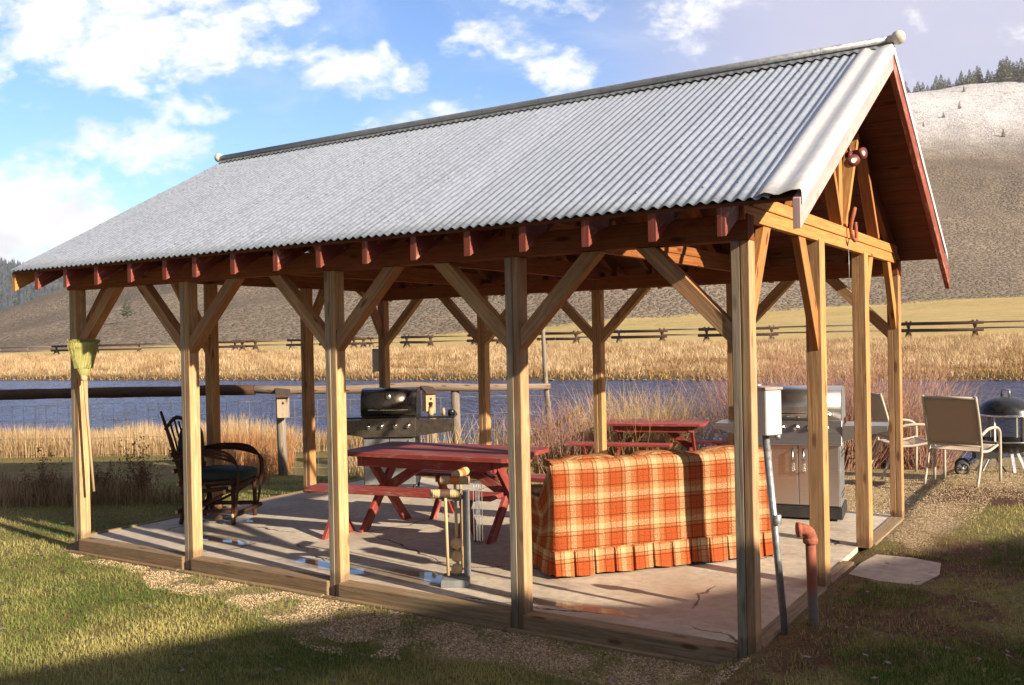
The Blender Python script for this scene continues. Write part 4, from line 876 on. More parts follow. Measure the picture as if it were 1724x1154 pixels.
# meter box on a leaning pipe
mt = empty('meter_box', (6.355, .385, 0), 0, label='white metal utility box on a leaning galvanized pipe by the near corner post', cat='utility box')
mb = MB(); mb.tube([(0, 0, -.1), (-.10, .0, 1.14)], .021, 14); mb.lathe([(.028, 0), (.03, .01), (.03, .05), (.028, .06)], (-.046, 0, .62), n=14); mb.build('pipe', M_PIPE, mt)
bxr = Matrix.Rotation(R(52), 4, 'Z'); mb = MB(); mb.box((-.055, -.085, 1.27), (.055, .085, 1.53), ax=2); mb.v = [tuple(bxr@Vector(v)+Vector((-.10, 0, -.125))) for v in mb.v]; bo = mb.build('box', M_WHITE, mt, bevel=.006)
mb = MB(); mb.box((-.061, -.092, 1.531), (.062, .092, 1.547)); mb.v = [tuple(bxr@Vector(v)+Vector((-.10, 0, -.125))) for v in mb.v]; mb.build('lid', plain('pinkish_worn_enamel', (.55, .38, .33), .7), mt, bevel=.003)
mb = MB(); mb.lathe([(.0005, 0), (.018, 0), (.02, -.02), (.012, -.03), (.0005, -.03)], (-.04, .03, 1.143), n=12); mb.build('fitting', M_STEELB, mt); mb = MB(); mb.lathe([(.0005, 0), (.026, 0), (.03, .012), (.0005, .02)], (-.14, -.02, 1.423), n=14); mb.build('cap', M_STEELB, mt)
sp_ = empty('standpipe', (6.446, .63, -.06), 0, label='rust red standpipe with an elbow on top beside the slab', cat='standpipe')
m, g, b = mat('half_painted_pipe'); p = g.n('ShaderNodeTexCoord').outputs['Object']; n = g.noise(p, 30, 5, .7); f = g.ramp(g.math('ADD', g.sep(p)[2], g.math('MULTIPLY', g.math('SUBTRACT', n, .5), .12)), .20, .30); pc = g.mix(g.ramp(n, .5, .66), (.33, .10, .055), (.20, .09, .06))
setb(g, b, g.mix(f, g.mix(n, (.12, .10, .09), (.26, .23, .21)), pc), .8, 0, g.bump(n, .5, .004))
mb = MB(); mb.tube([(0, 0, -.1), (0, 0, .1), (-.005, 0, .3), (-.01, 0, .57)], .030, 16); mb.build('pipe', m, sp_)
mb = MB(); mb.tube([(-.01, 0, .545), (-.01, 0, .575), (-.022, -.008, .605), (-.045, -.02, .618), (-.065, -.03, .618)], [.037, .038, .038, .037, .037], 16, smooth=3); mb.lathe([(.038, 0), (.044, .005), (.044, .03), (.038, .035)], (-.01, 0, .535), n=16); mb.tube([(-.058, -.027, .618), (-.08, -.038, .618)], .044, 16); mb.build('elbow', M_RUST, sp_)
# floodlights and hook on the gable
def flood(loc, rz, lab):
    o = empty('floodlight', loc, rz, label=lab, cat='floodlight', group='floodlights on the gable')
    mb = MB(); mb.lathe([(.0005, -.06), (.022, -.06), (.025, -.05), (.025, -.03), (.028, -.028), (.028, .03), (.034, .035), (.035, .058), (.0005, .054)], (0, 0, 0), 'x', 16); mb.build('housing', M_BROWN, o)
    mb = MB(); mb.lathe([(.0005, .055), (.022, .056)], (0, 0, 0), 'x', 16); mb.build('lens', M_WHITE, o); mb = MB(); mb.tube([(-.03, 0, 0), (-.05, .01, .05), (-.06, .02, .07)], .012, 8); mb.build('bracket', M_BROWN, o); return o
flood((6.70, .66, 2.72), R(-60), 'lower brown floodlight under the pale barge board of the gable'); flood((6.68, .88, 2.80), R(-20), 'upper brown floodlight under the pale barge board of the gable')
mb = MB(); mb.tube([(6.32, 2.40, 2.60), (6.34, 2.38, 2.66), (6.35, 2.30, 2.63), (6.33, 2.28, 2.50), (6.345, 2.31, 2.42), (6.35, 2.37, 2.44), (6.335, 2.41, 2.56)], .014, 8, smooth=3)
tag(mb.build('iron_hook', M_RUST), 'bent rusty iron hook hanging on the gable tie beam', 'hook')
mb = MB(); mb.tube([(6.31, 2.28, 2.42), (6.315, 2.27, 2.2), (6.31, 2.27, 2.02)], .0025, 5); tag(mb.build('hanging_wire', M_PIPE), 'thin wire dangling below the gable tie beam', 'wire')

# ---------------------------------------------------------------- patio chairs and fire pit
def make_chair(label):
    o = empty('patio_chair', label=label, cat='patio chair', group='sling chairs by the fire pit'); w = .29
    for sx in (-1, 1):
        x = sx*w
        mb = MB(); mb.tube([(x, -.34, 0), (x, -.24, .25), (x, -.20, .42), (x*1.02, -.26, .72), (x*1.0, -.34, 1.02)], [.016]*5, 8, smooth=4); mb.build('back_leg', M_FRAME, o)
        mb = MB(); mb.tube([(x*1.08, .26, 0), (x*1.08, .27, .5), (x*1.08, .25, .60), (x*1.08, .15, .645), (x*1.06, -.05, .64), (x*1.03, -.22, .58)], [.017]*6, 8, smooth=4); mb.build('front_leg', M_FRAME, o)
        mb = MB(); mb.tube([(x, -.20, .40), (x, .0, .39), (x, .27, .44)], .015, 8, smooth=3); mb.build('seat_rail', M_FRAME, o)
    for q_ in ((-.335, 1.0), (-.21, .46), (.25, .43)): mb = MB(); mb.tube([(-w, *q_), (w, *q_)], .014, 8); mb.build('crossbar', M_FRAME, o)
    mb = MB(); mb.grid([[(xx, -.335+(1.0-z)*.23+.03*math.sin((1-z)*5.8)*(1-(xx/w)**2), z) for xx in np.linspace(-w+.01, w-.01, 9)] for z in np.linspace(.47, .99, 10)]); mb.build('back_sling', M_CANVAS, o, solid=.004)
    mb = MB(); mb.grid([[(xx, y, .40+.03*(y > .2)-.03*math.sin((y+.2)*6.5)*(1-(xx/w)**2)) for y in np.linspace(-.2, .26, 9)] for xx in np.linspace(-w+.01, w-.01, 9)]); mb.build('seat_sling', M_CANVAS, o, solid=.004)
    return o
ca = make_chair('tan sling patio chair seen squarely from behind, in front of the fire pit'); ca.location = (6.50, 6.80, -.03); ca.rotation_euler.z = R(-15)
cb_ = copy_tree(ca); cb_['label'] = 'tan sling patio chair in side view, partly hidden by the right rear post'; cb_.location = (5.80, 7.13, -.03); cb_.rotation_euler.z = R(-62)
fp = empty('fire_pit', (6.84, 8.08, -.03), R(-8), label='black domed screened fire pit on splayed legs beyond the patio chair', cat='fire pit')
mb = MB(); mb.lathe([(.0005, .925)]+[(.335*math.sin(t), .70+.225*math.cos(t)) for t in np.linspace(.1, math.pi/2, 12)]+[(.345, .695), (.33, .69)], n=36); mb.build('lid', M_BLACK, fp)
mb = MB(); mb.lathe([(.335, .685), (.345, .69), (.345, .705), (.335, .71)], n=36); mb.build('lid_rim', M_CHROME, fp)
mb = MB(); mb.tube([(-.045, 0, .92), (-.045, 0, 1.0), (.045, 0, 1.0), (.045, 0, .92)], .012, 8); mb.build('lid_handle', M_PIPE, fp)
mb = MB()
for k_ in range(6): an = k_*math.pi/3+.35; mb.beam((.31*math.cos(an), .31*math.sin(an), .38), (.31*math.cos(an), .31*math.sin(an), .70), .008, .045, (math.cos(an), math.sin(an), 0))
mb.build('screen_frame', M_WHITE, fp)
m, g, b = mat('spark_screen'); uv = g.n('ShaderNodeTexCoord').outputs['UV']; setb(g, b, (.03, .03, .03), .5, .4); tp = g.n('ShaderNodeBsdfTransparent'); mx = g.n('ShaderNodeMixShader'); mx.inputs[0].default_value = .45
o_ = [x for x in m.node_tree.nodes if x.type == 'OUTPUT_MATERIAL'][0]; m.node_tree.links.new(tp.outputs[0], mx.inputs[1]); m.node_tree.links.new(b.outputs[0], mx.inputs[2]); m.node_tree.links.new(mx.outputs[0], o_.inputs[0])
mb = MB(); mb.lathe([(.30, .38), (.30, .70)], n=36); mb.build('spark_screen', m, fp)
mb = MB(); mb.lathe([(.37, .385), (.375, .375), (.35, .34), (.26, .26), (.12, .22), (.0005, .21)], n=36); mb.build('fire_bowl', M_BLACK, fp)
mb = MB(); mb.lathe([(.33, .375), (.385, .378), (.385, .39), (.33, .39)], n=36); mb.build('bowl_rim', M_CHROME, fp)
for an in (-.9, .7, 2.3, 3.9):
    mb = MB(); c_, s_ = math.cos(an), math.sin(an)
    for sh in (-.03, .03): mb.beam((.18*c_-s_*sh, .18*s_+c_*sh, .28), (.36*c_-s_*sh*2.4, .36*s_+c_*sh*2.4, 0.0), .035, .008, (c_, s_, .5))
    mb.build('leg', M_PIPE, fp)
wc = empty('wheeled_cart', (6.44, 7.51, -.03), R(20), label='small black cart with two spoked wheels under the patio chair', cat='cart')
for (x, y) in ((-.06, -.12), (.02, .22)):
    w_ = empty('wheel', (x, y, .088)); w_.parent = wc; mb = MB(); mb.lathe([(.062, -.016), (.085, -.018), (.09, 0), (.085, .018), (.062, .016), (.062, -.016)], (0, 0, 0), 'y', 24); mb.build('tyre', M_DARK, w_)
    mb = MB(); mb.lathe([(.0005, -.02), (.02, -.02), (.02, .02), (.0005, .02)], (0, 0, 0), 'y', 12)
    for k_ in range(6): an = k_*math.pi/3; mb.beam((.015*math.cos(an), 0, .015*math.sin(an)), (.066*math.cos(an), 0, .066*math.sin(an)), .012, .012, (0, 1, 0))
    mb.build('spokes', M_STEELB, w_)
mb = MB(); mb.tube([(-.06, -.14, .088), (.02, .24, .088)], .008, 8); mb.tube([(-.03, 0, .088), (.18, 0, .26), (.30, 0, .28)], .011, 8, smooth=3); mb.tube([(.0, .12, .088), (.2, .12, .25), (.30, .12, .28)], .011, 8, smooth=3); mb.tube([(.3, 0, .28), (.5, .1, .0)], .011, 8); mb.box((.12, -.02, .20), (.42, .16, .27)); mb.build('cart_frame', M_DARK, wc)

# ---------------------------------------------------------------- near fence along the bank: posts, log rail, woven wire, bird houses
DF = 15.0
def fp_(u, z, d=DF): return (CP.x+FH.x*d+RH.x*u, CP.y+FH.y*d+RH.y*u, 1.7355-(1.7355-z)*1.136)   # u metres sideways along the fence
def upx(px): return (px-862)/1584.6*DF
nf = empty('wire_fence', fp_(upx(470), -.2), label='log-railed woven wire fence along the near river bank', cat='fence'); NO = Vector(fp_(upx(470), -.2))
def NB(mb, name, m_, **k): mb.v = [tuple(Vector(v)-NO) for v in mb.v]; return mb.build(name, m_, nf, **k)
for px, top in ((473, 1.12), (727, 1.0), (768, 1.03), (-330, 1.05)):
    mb = MB(); mb.tube([fp_(upx(px), -.35), fp_(upx(px)-.02, .4), fp_(upx(px)-.035, top)], [.078, .072, .068], 12); NB(mb, 'fence_post', MW_OLD)
mb = MB(); pts = []; rs = []
for i in range(26): px = -420+i*34; pts.append(fp_(upx(px), 1.085+.012*mnoise.noise((i*.5, 0, 0)), DF-.09)); rs.append(.085+.012*mnoise.noise((i*.7, 3, 0)))
mb.tube(pts, rs, 12); NB(mb, 'log_rail', MW_LOG)
mb = MB(); pts = [fp_(upx(px), z, DF-.07) for px, z in ((400, 1.10), (480, 1.07), (600, 1.06), (700, 1.09), (800, 1.05), (925, 1.05))]; mb.tube(pts, [.065, .07, .066, .07, .062, .045], 12); NB(mb, 'log_rail', MW_LOGP)
mb = MB()
for k_ in range(5): z = -.02+.235*k_; mb.tube([fp_(upx(px), z+.008*math.sin(px*.02+k_)) for px in range(-420, 931, 90)], .0028, 4, cap=False)
for i in range(62): u = upx(-400)+i*.18; mb.tube([fp_(u, -.15), fp_(u+.01*math.sin(i*3), .92)], .0024, 4, cap=False)
NB(mb, 'wire_mesh', M_MESH)
def birdhouse(px, z, d, rz, lab, mm, s=1):
    o = empty('bird_house', fp_(upx(px), z, d), rz, label=lab, cat='bird house', group='nest boxes on the bank fence')
    mb = MB(); mb.hexa([(-.07, -.07, 0), (.07, -.07, 0), (.07, .07, 0), (-.07, .07, 0), (-.07, -.07, .25), (.07, -.07, .25), (.07, .07, .31), (-.07, .07, .31)]); mb.v = [(x*s, y*s, z_*s) for x, y, z_ in mb.v]; mb.build('box', mm, o, bevel=.003)
    mb = MB(); mb.hexa([(-.085, -.12, .238), (.085, -.12, .238), (.085, .09, .325), (-.085, .09, .325), (-.085, -.12, .256), (.085, -.12, .256), (.085, .09, .343), (-.085, .09, .343)]); mb.v = [(x*s, y*s, z_*s) for x, y, z_ in mb.v]; mb.build('roof', MW_DKROOF, o, bevel=.002)
    mb = MB(); mb.lathe([(.0005, -.002), (.019, -.002), (.019, .0), (.0005, .0)], (0, -.0715*s, .17*s), 'y', 16); mb.build('entrance_hole', M_BLACK, o); return o
birdhouse(480, .70, DF-.22, R(47), 'grey nest box on the fence post behind the left of the slab', MW_LOGP2, 1.35)
birdhouse(722, .75, DF-.22, R(60), 'yellow-fronted nest box behind the dark grill lid', MW_PALE, 1.15)
mb = MB(); mb.tube([fp_(upx(918), -.3), fp_(upx(922), .5), fp_(upx(917), 1.2), fp_(upx(914), 2.07)], [.05, .045, .04, .028], 10, smooth=3); tag(mb.build('wooden_pole', MW_OLD), 'tall thin grey wooden pole standing beside the reeds at the bank', 'pole')
mb = MB(); mb.tube([(-.55, 8.3, -.15), (-.1, 8.6, .15), (.42, 8.95, .52)], [.06, .05, .03], 8, smooth=3); tag(mb.build('driftwood_log', MW_LOG), 'dark leaning driftwood log at the water edge behind the wire fence', 'log')

# ---------------------------------------------------------------- far buck-and-rail fence
def px_ad(px, d): a = (px-862)/1584.6; x, y = ad(a, d); z, _, _ = land(np.array([a]), np.array([d])); return Vector((x, y, float(z[0])))
def fdist(px): a = (px-862)/1584.6; return 1/(.01028+.00528*a)
def buck(par, P, ax, s=1.0):
    """two crossed poles standing on the ground"""
    pr_ = Vector((-ax.y, ax.x, 0)); mb = MB()
    for sg in (-1, 1): mb.tube([P+pr_*sg*.42*s+ax*sg*.12-par.location+Vector((0, 0, -.05)), P-pr_*sg*.22*s-ax*.12*sg+Vector((0, 0, 1.45*s))-par.location], [.12, .10], 6)
    mb.tube([P+pr_*.32*s+Vector((0, 0, .45))-par.location, P-pr_*.32*s+Vector((0, 0, .45))-par.location], .09, 6); mb.build('buck_leg', random.choice([MW_LOG, MW_OLD]), par)
fl = [(95, 235, 1), (312, 408, 0), (396, 430, 1), (492, 506, 1), (548, 612, 0), (596, 612, 1), (685, 725, 1), (798, 840, 1), (917, 970, 1), (1043, 1115, 1), (1190, 1300, 1), (1530, 1642, 1)]
names_ = ['leftmost dark stretch of rail fence beyond the far bank', 'short rail fence piece just right of the second front post', 'buck fence end seen right of the second front post', 'buck fence end seen by the left rear post', 'rail piece seen between the left rear and third front post', 'crossed fence end right of the third front post',
          'buck fence panel right of the back left corner post', 'buck fence panel crossing behind the second rear post', 'dark buck fence panel right of the thin pole', 'dark buck fence panel right of the middle rear post', 'buck fence panel just left of the near corner post', 'long dark buck fence panel at the far right beyond the river']
for (p0, p1, _), lab in zip(fl, names_):
    if p1-p0 < 25: p1 = p0+30
    A0, B0 = px_ad(p0, fdist(p0)), px_ad(p1, fdist(p1)*.985); ax = (B0-A0).normalized(); par = empty('rail_fence', A0, label=lab, cat='fence', group='buck and rail fence across the river')
    buck(par, A0, ax); buck(par, B0, ax)
    if (B0-A0).length > 9: buck(par, (A0+B0)/2, ax)
    for z, off in ((1.22, -.18), (.66, -.30)):
        pr_ = Vector((-ax.y, ax.x, 0)); mb = MB(); mb.tube([A0+pr_*off-ax*.7+Vector((0, 0, z))-A0, B0+pr_*off+ax*.7+Vector((0, 0, z+.05*random.random()))-A0], [.15, .13], 6); mb.build('rail', MW_LOG if z > .5 else MW_OLD, par)
# long thin rail runs between the dark panels
mid = [(0, 95), (235, 312), (430, 492), (506, 548), (612, 685), (725, 798), (840, 917), (970, 1043), (1115, 1190), (1300, 1530), (1642, 1800)]
ml = ['at the left edge of the view', 'behind the front left post', 'left of the left rear post', 'behind the third front post', 'left of the back left corner post', 'left of the second rear post', 'left of the thin pole', 'behind the middle rear post', 'right of the middle rear post', 'behind the gable posts', 'at the right edge of the view']
for (p0, p1), lab in zip(mid, ml):
    A0, B0 = px_ad(p0, fdist(p0)*1.03), px_ad(p1, fdist(p1)*1.03); par = empty('rail_fence', A0, label='pale thin run of far rail fence '+lab, cat='fence', group='buck and rail fence across the river')
    n_ = max(1, int((B0-A0).length/6))
    for z in (1.15, .65):
        mb = MB(); mb.tube([A0.lerp(B0, k_/n_)+Vector((0, 0, z+random.uniform(-.05, .05)))-A0 for k_ in range(n_+1)], .07, 6); mb.build('rail', MW_OLD, par)
    for k_ in range(n_+1): mb = MB(); q = A0.lerp(B0, k_/n_)-A0; mb.tube([q+Vector((0, 0, -.2)), q+Vector((0, 0, 1.25))], .06, 6); mb.build('fence_post', MW_OLD, par)

# ---------------------------------------------------------------- vegetation
def blades(name, pts, h, w, mats, lean=.35, tint=None, segs=2, mi=None, droop=0, **k):
    """pts (n,3); tapered curved blades, one mesh"""
    n = len(pts); h = np.broadcast_to(h, n)*rng.uniform(.6, 1.25, n); an = rng.uniform(0, 2*np.pi, n); la = rng.uniform(0, 2*np.pi, n); ln = np.abs(rng.normal(0, lean, n))*h
    wx = np.cos(an)*w/2; wy = np.sin(an)*w/2; P = []
    base = np.asarray(pts); tipd = np.stack([np.cos(la)*ln, np.sin(la)*ln, h*np.sqrt(np.maximum(.2, 1-(ln/np.maximum(h, 1e-6))**2*.5))], -1)
    for s in range(segs):
        t = s/segs; c = base+tipd*np.array([t*t, t*t, 1])*np.array([1, 1, t]); wd = 1-t*.55
        o = np.stack([wx*wd, wy*wd, np.zeros(n)], -1); P += [c-o, c+o]
    P.append(base+tipd); m_ = 2*segs+1; V = np.stack(P, 1).reshape(-1, 3); b = np.arange(n)*m_; F = []
    for s in range(segs-1): F += [np.stack([b+2*s, b+2*s+1, b+2*s+3], -1), np.stack([b+2*s, b+2*s+3, b+2*s+2], -1)]
    F.append(np.stack([b+2*segs-2, b+2*segs-1, b+2*segs], -1)); F = np.concatenate(F)
    t = rng.random(n) if tint is None else tint; return raw_mesh(name, V, F, mats, np.repeat(t, m_), **k)
def fnoise(x, y, s, o=0): return np.array([mnoise.noise((a*s, b_*s, o)) for a, b_ in zip(x, y)])
# lawn in the foreground and to the left
n = 420000; u = rng.random(n); d = 2.6*(14.5/2.6)**u; a = rng.uniform(-.62, .62, n); x = CP.x+FH.x*d+RH.x*a*d; y = CP.y+FH.y*d+RH.y*a*d
nn = fnoise(x, y, .9, 1); n2 = fnoise(x, y, 3.5, 4); n4 = fnoise(x, y, 7, 9)
slab = (x > -.08) & (x < 6.38) & (y > -.07) & (y < 4.45)
wid = np.interp(x, [.2, 3.6], [.02, .66]); grav = (x > -.4) & (x < 6.3) & (y > -(wid)+.5*nn) & (y < .2) & (rng.random(n) > .10+.5*(n2 > .15))
right = (x > 6.3) & (y > 4.9+nn) & (rng.random(n) > .10+.35*(n2 > .28)); mul = (x > 6.2) & (nn > -.05) & (y < 4.6) & (rng.random(n) > .3)
strip = (x > 6.3) & (x < 7.0-.4*nn) & (y > 3.0+nn) & (y < 5.5) & (rng.random(n) > .12); stn = (x > 6.33) & (x < 6.92) & (y > 1.78) & (y < 2.68); nearc = (x > 6.2) & (x < 6.5) & (y < 2.4) & (rng.random(n) > .3)
back_ = (y > 4.4) & (x > 0) & (x < 6.3) & (rng.random(n) > np.where(x > 4.4, .06, .6))
bald = (n4 > .25) & (rng.random(n) > .35)
keep = ~(slab | grav | right | mul | strip | stn | nearc | back_ | bald); x, y, nn, n2 = x[keep], y[keep], nn[keep], n2[keep]; z = np.array([land_xy(a_, b_) for a_, b_ in zip(x, y)])
tn = np.clip(.45+nn*1.1+n2*.35+rng.normal(0, .22, len(x)), 0, 1); dcam = np.hypot(x-CP.x, y-CP.y)
blades('lawn_grass', np.stack([x, y, z-.005], -1), .036+.014*np.clip(n2, 0, 1), .0052, M_LAWN, .6, tn, label='patchy green and straw coloured lawn around the pavilion', cat='lawn', kind='stuff')
# fallen leaves
n = 1700; x = rng.uniform(-5, 9, n); y = rng.uniform(-3.8, 7, n); ok = ~((x > -.1) & (x < 6.4) & (y > -.06) & (y < 4.5)); x, y = x[ok], y[ok]; n = len(x)
V = []; F = []; T = []
for i in range(n):
    r_ = random.uniform(.008, .024); an = random.random()*6.28; z0 = land_xy(x[i], y[i])+.02+random.random()*.018; b_ = len(V); t = random.random(); til = random.uniform(-.5, .5)
    for k_ in range(6): q = an+k_*math.pi/3; rad = r_*(1.25 if k_ % 3 == 0 else .75); V.append((x[i]+rad*math.cos(q), y[i]+rad*math.sin(q), z0+til*rad*math.cos(q)*.8+.004*(k_ % 2))); T.append(t)
    F.append([b_+k_ for k_ in range(6)])
raw_mesh('fallen_leaves', V, F, M_FALL, T, label='small grey and brown fallen leaves scattered over the lawn', cat='leaves', kind='stuff')
def pebbles(n, xs, ys, test, name, lab):
    x = rng.uniform(*xs, n); y = rng.uniform(*ys, n); ok = np.array([test(a_, b_) for a_, b_ in zip(x, y)]); x, y = x[ok], y[ok]; n = len(x); r_ = rng.uniform(.0025, .0075, n)**1.0; z = np.array([land_xy(a_, b_) for a_, b_ in zip(x, y)])+r_*.25
    D8 = np.array([(1, 0, 0), (0, 1, 0), (-1, 0, 0), (0, -1, 0), (0, 0, .75), (0, 0, -.75)]); an = rng.uniform(0, 6.28, n); c_, s_ = np.cos(an), np.sin(an); st = rng.uniform(.7, 1.3, (n, 3))
    V = D8[None]*st[:, None]*r_[:, None, None]; X2 = V[..., 0]*c_[:, None]-V[..., 1]*s_[:, None]; Y2 = V[..., 0]*s_[:, None]+V[..., 1]*c_[:, None]; V = np.stack([X2+x[:, None], Y2+y[:, None], V[..., 2]+z[:, None]], -1).reshape(-1, 3)
    Fc = np.array([(0, 1, 4), (1, 2, 4), (2, 3, 4), (3, 0, 4), (1, 0, 5), (2, 1, 5), (3, 2, 5), (0, 3, 5)]); F = (np.arange(n)[:, None, None]*6+Fc[None]).reshape(-1, 3)
    o = raw_mesh(name, V, F, veg('pea_gravel', (.22, .155, .095), (.80, .62, .39), 0), np.repeat(rng.random(n), 6), label=lab, cat='gravel', kind='stuff'); o.data.polygons.foreach_set('use_smooth', [True]*len(F))
pebbles(60000, (-.3, 6.3), (-1.3, -.07), lambda a_, b_: b_ > -np.interp(a_, [.2, 3.6], [.05, .70])+.45*mnoise.noise((a_*.9, b_*.9, 1)) and mnoise.noise((a_*3.5, b_*3.5, 4)) < .12, 'pea_gravel', 'tan pea gravel strip along the front edging of the slab')
pebbles(40000, (5.0, 9.0), (4.4, 8.5), lambda a_, b_: b_ > 5.4+mnoise.noise((a_*.9, b_*.9, 1)) or a_ < 6.9, 'pea_gravel', 'tan pea gravel around the patio chairs')
# tall dry grass on the near bank
def band(n, px0, px1, d0, d1): px = rng.uniform(px0, px1, n); a = (px-862)/1584.6; d = rng.uniform(d0, d1, n); return px, a, d
def on_land(a, d): x = CP.x+FH.x*d+RH.x*a*d; y = CP.y+FH.y*d+RH.y*a*d; z, _, _ = land(a, d); return np.stack([x, y, z], -1)
px, a, d = band(22000, -260, 640, 18.2, 21.5); P = on_land(a, d); nz_ = fnoise(P[:, 0], P[:, 1], .8, 2); kp = nz_ > -.35+np.clip((17.6-d)*.5, 0, .6); P = P[kp]; lo_ = fnoise(P[:, 0], P[:, 1], .35, 7)
blades('bank_grass', P, (.40+.25*nz_[kp])*(1+.6*lo_), .010, M_DRY, .34, np.clip(.5+.8*lo_+rng.normal(0, .3, len(P)), 0, 1), 3, label='tall golden dry grass along the near river bank', cat='grass', kind='stuff')
px, a, d = band(3600, 340, 490, 15.2, 18.5); P = on_land(a, d); nz_ = fnoise(P[:, 0], P[:, 1], 1.5, 3); P = P[nz_ > -.1]; blades('rusty_bank_grass', P, .50, .010, M_DRYR, .3, None, 3, label='rust coloured tall grass by the nest box post', cat='grass', kind='stuff')
px, a, d = band(6000, 560, 1180, 14.0, 16.6); P = on_land(a, d); nz_ = fnoise(P[:, 0], P[:, 1], 1.2, 6); kp = nz_ > -.05; P = P[kp]; blades('bank_tufts', P, .28, .010, M_DRY, .4, None, 3, label='straw tufts on the bank behind the pavilion', cat='grass', kind='stuff')
px, a, d = band(7000, -260, 340, 10.9, 12.4); P = on_land(a, d); nz_ = fnoise(P[:, 0], P[:, 1], 1.0, 8); P = P[nz_ > -.2]; blades('shaded_tall_grass', P, .24*(.6+.9*np.clip(nz_[nz_ > -.2]+.4, 0, 1)), .010, veg('shaded_grass', (.16, .10, .05), (.46, .33, .18), .2), .35, None, 3, label='tall brown grass in the shade left of the pavilion', cat='grass', kind='stuff')
# far bank: dense tall grass
n = 150000; px = rng.uniform(-140, 1860, n); a = (px-862)/1584.6; dw = 1584*2.6355/(71.5+32.2*a); dfe = 1/(.01028+.00528*a); t = rng.random(n)**.8; d = dw+.2+(dfe-dw-3)*t; P = on_land(a, d); nz_ = fnoise(P[:, 0], P[:, 1], .10, 2); nq = fnoise(P[:, 0], P[:, 1], .45, 5)
kp = nq > -.45; P = P[kp]; hh = (.32+.2*np.clip(nz_[kp]+.3, 0, 1))*np.where(t[kp] < .12, .75, 1); nr_ = fnoise(P[:, 0], P[:, 1], 1.3, 8); tt_ = np.clip(.5+1.3*nq[kp]+.9*nr_+.5*nz_[kp]+rng.normal(0, .18, len(P)), 0, 1); hh = hh*(1+.7*nr_)
blades('far_bank_grass', P, hh*1.25, .045, M_DRY, 1.1, tt_, 2, label='dense golden grass covering the far river bank', cat='grass', kind='stuff')
n = 5000; px = rng.uniform(-140, 1860, n); a = (px-862)/1584.6; dw = 1584*2.6355/(71.5+32.2*a); d = dw+rng.uniform(-.1, 1.6, n); P = on_land(a, d); blades('far_bank_sedge', P, .24, .06, veg('ochre_sedge', (.33, .18, .06), (.56, .37, .14)), .6, None, 2, label='ochre sedge at the far water line', cat='grass', kind='stuff')
# rocks at the far water line
V = []
mb = MB()
for i in range(110):
    px_ = random.uniform(-60, 1760); a_ = (px_-862)/1584.6; d_ = 1584*2.6355/(71.5+32.2*a_)+random.uniform(-.5, .3); x_, y_ = ad(a_, d_); r_ = random.uniform(.05, .16)
    mb.lathe([(.001, -r_*.6), (r_, -r_*.2), (r_*.9, r_*.25), (r_*.45, r_*.5), (.001, r_*.55)], (x_, y_, -.85), n=7)
tag(mb.build('bank_stones', plain('bank_stone', (.2, .16, .12), .95)), 'small stones lining the far water edge', 'stones', kind='stuff')
# willow and reed clumps
def clump(name, loc, n, h, spread, m_, r_=.004, curve=.3, label='', cat='shrub', group=None, twig=2, flat=False):
    V = []; F = []; T = []
    def stem(p0, dr, L, r0, t, sg=5):
        b_ = len(V); p = Vector(p0); d = Vector(dr).normalized(); bend = Vector((random.gauss(0, 1), random.gauss(0, 1), random.gauss(0, .3)))*curve/sg; pts = []
        for i in range(sg+1): pts.append(p.copy()); p = p+d*(L/sg); d = (d+bend*.5).normalized()
        for i, q in enumerate(pts):
            rr_ = r0*(1-i/(sg+.6))
            for k_ in range(3): an = k_*2.094; V.append((q.x+rr_*math.cos(an), q.y+rr_*math.sin(an), q.z)); T.append(t)
        for i in range(sg):
            for k_ in range(3): k2 = (k_+1) % 3; F.append((b_+i*3+k_, b_+i*3+k2, b_+(i+1)*3+k2, b_+(i+1)*3+k_))
        return pts
    for s in range(n):
        an = random.random()*6.283; rad = spread*.5*math.sqrt(random.random()); out = random.gauss(0, .38) if not flat else random.gauss(0, .12)
        dr = (math.cos(an)*rad/spread*1.3+out*.5, math.sin(an)*rad/spread*1.3+random.gauss(0, .15), 1.0)
        t = random.random(); pts = stem((rad*math.cos(an), rad*math.sin(an), -.05), dr, h*random.uniform(.55, 1.1), r_*random.uniform(.7, 1.2), t)
        for k_ in range(twig):
            q = pts[random.randint(2, 4)]; stem(q, (dr[0]+random.gauss(0, .5), dr[1]+random.gauss(0, .5), 1), h*random.uniform(.15, .4), r_*.55, min(1, t+.2), 3)
    o = raw_mesh('stems', V, F, m_, T); e = empty(name, loc, label=label, cat=cat, group=group); o.parent = e; return e
def at(px, d): a_ = (px-862)/1584.6; x_, y_ = ad(a_, d); z_, _, _ = land(np.array([a_]), np.array([d])); return (x_, y_, float(z_[0]))
def leaves(par, n, h, spread, m_, size=.03, z0=.1, name='foliage'):
    V = []; F = []; T = []
    cl_ = [(random.gauss(0, spread*.28), random.gauss(0, spread*.28), random.uniform(z0, h), random.random()) for _ in range(max(6, n//60))]
    for i in range(n):
        c = random.choice(cl_); s_ = spread*.16; p = Vector((c[0]+random.gauss(0, s_), c[1]+random.gauss(0, s_), max(.02, c[2]+random.gauss(0, s_)))); u_ = Vector((random.gauss(0, 1), random.gauss(0, 1), random.gauss(0, .6))).normalized()*size*random.uniform(.5, 1.2); w_ = u_.orthogonal().normalized()*size*.35
        b_ = len(V); V.extend([tuple(p-u_), tuple(p+w_), tuple(p+u_), tuple(p-w_)]); T.extend([min(1, max(0, c[3]+random.gauss(0, .2)))]*4); F.append((b_, b_+1, b_+2, b_+3))
    return raw_mesh(name, V, F, m_, T, parent=par)
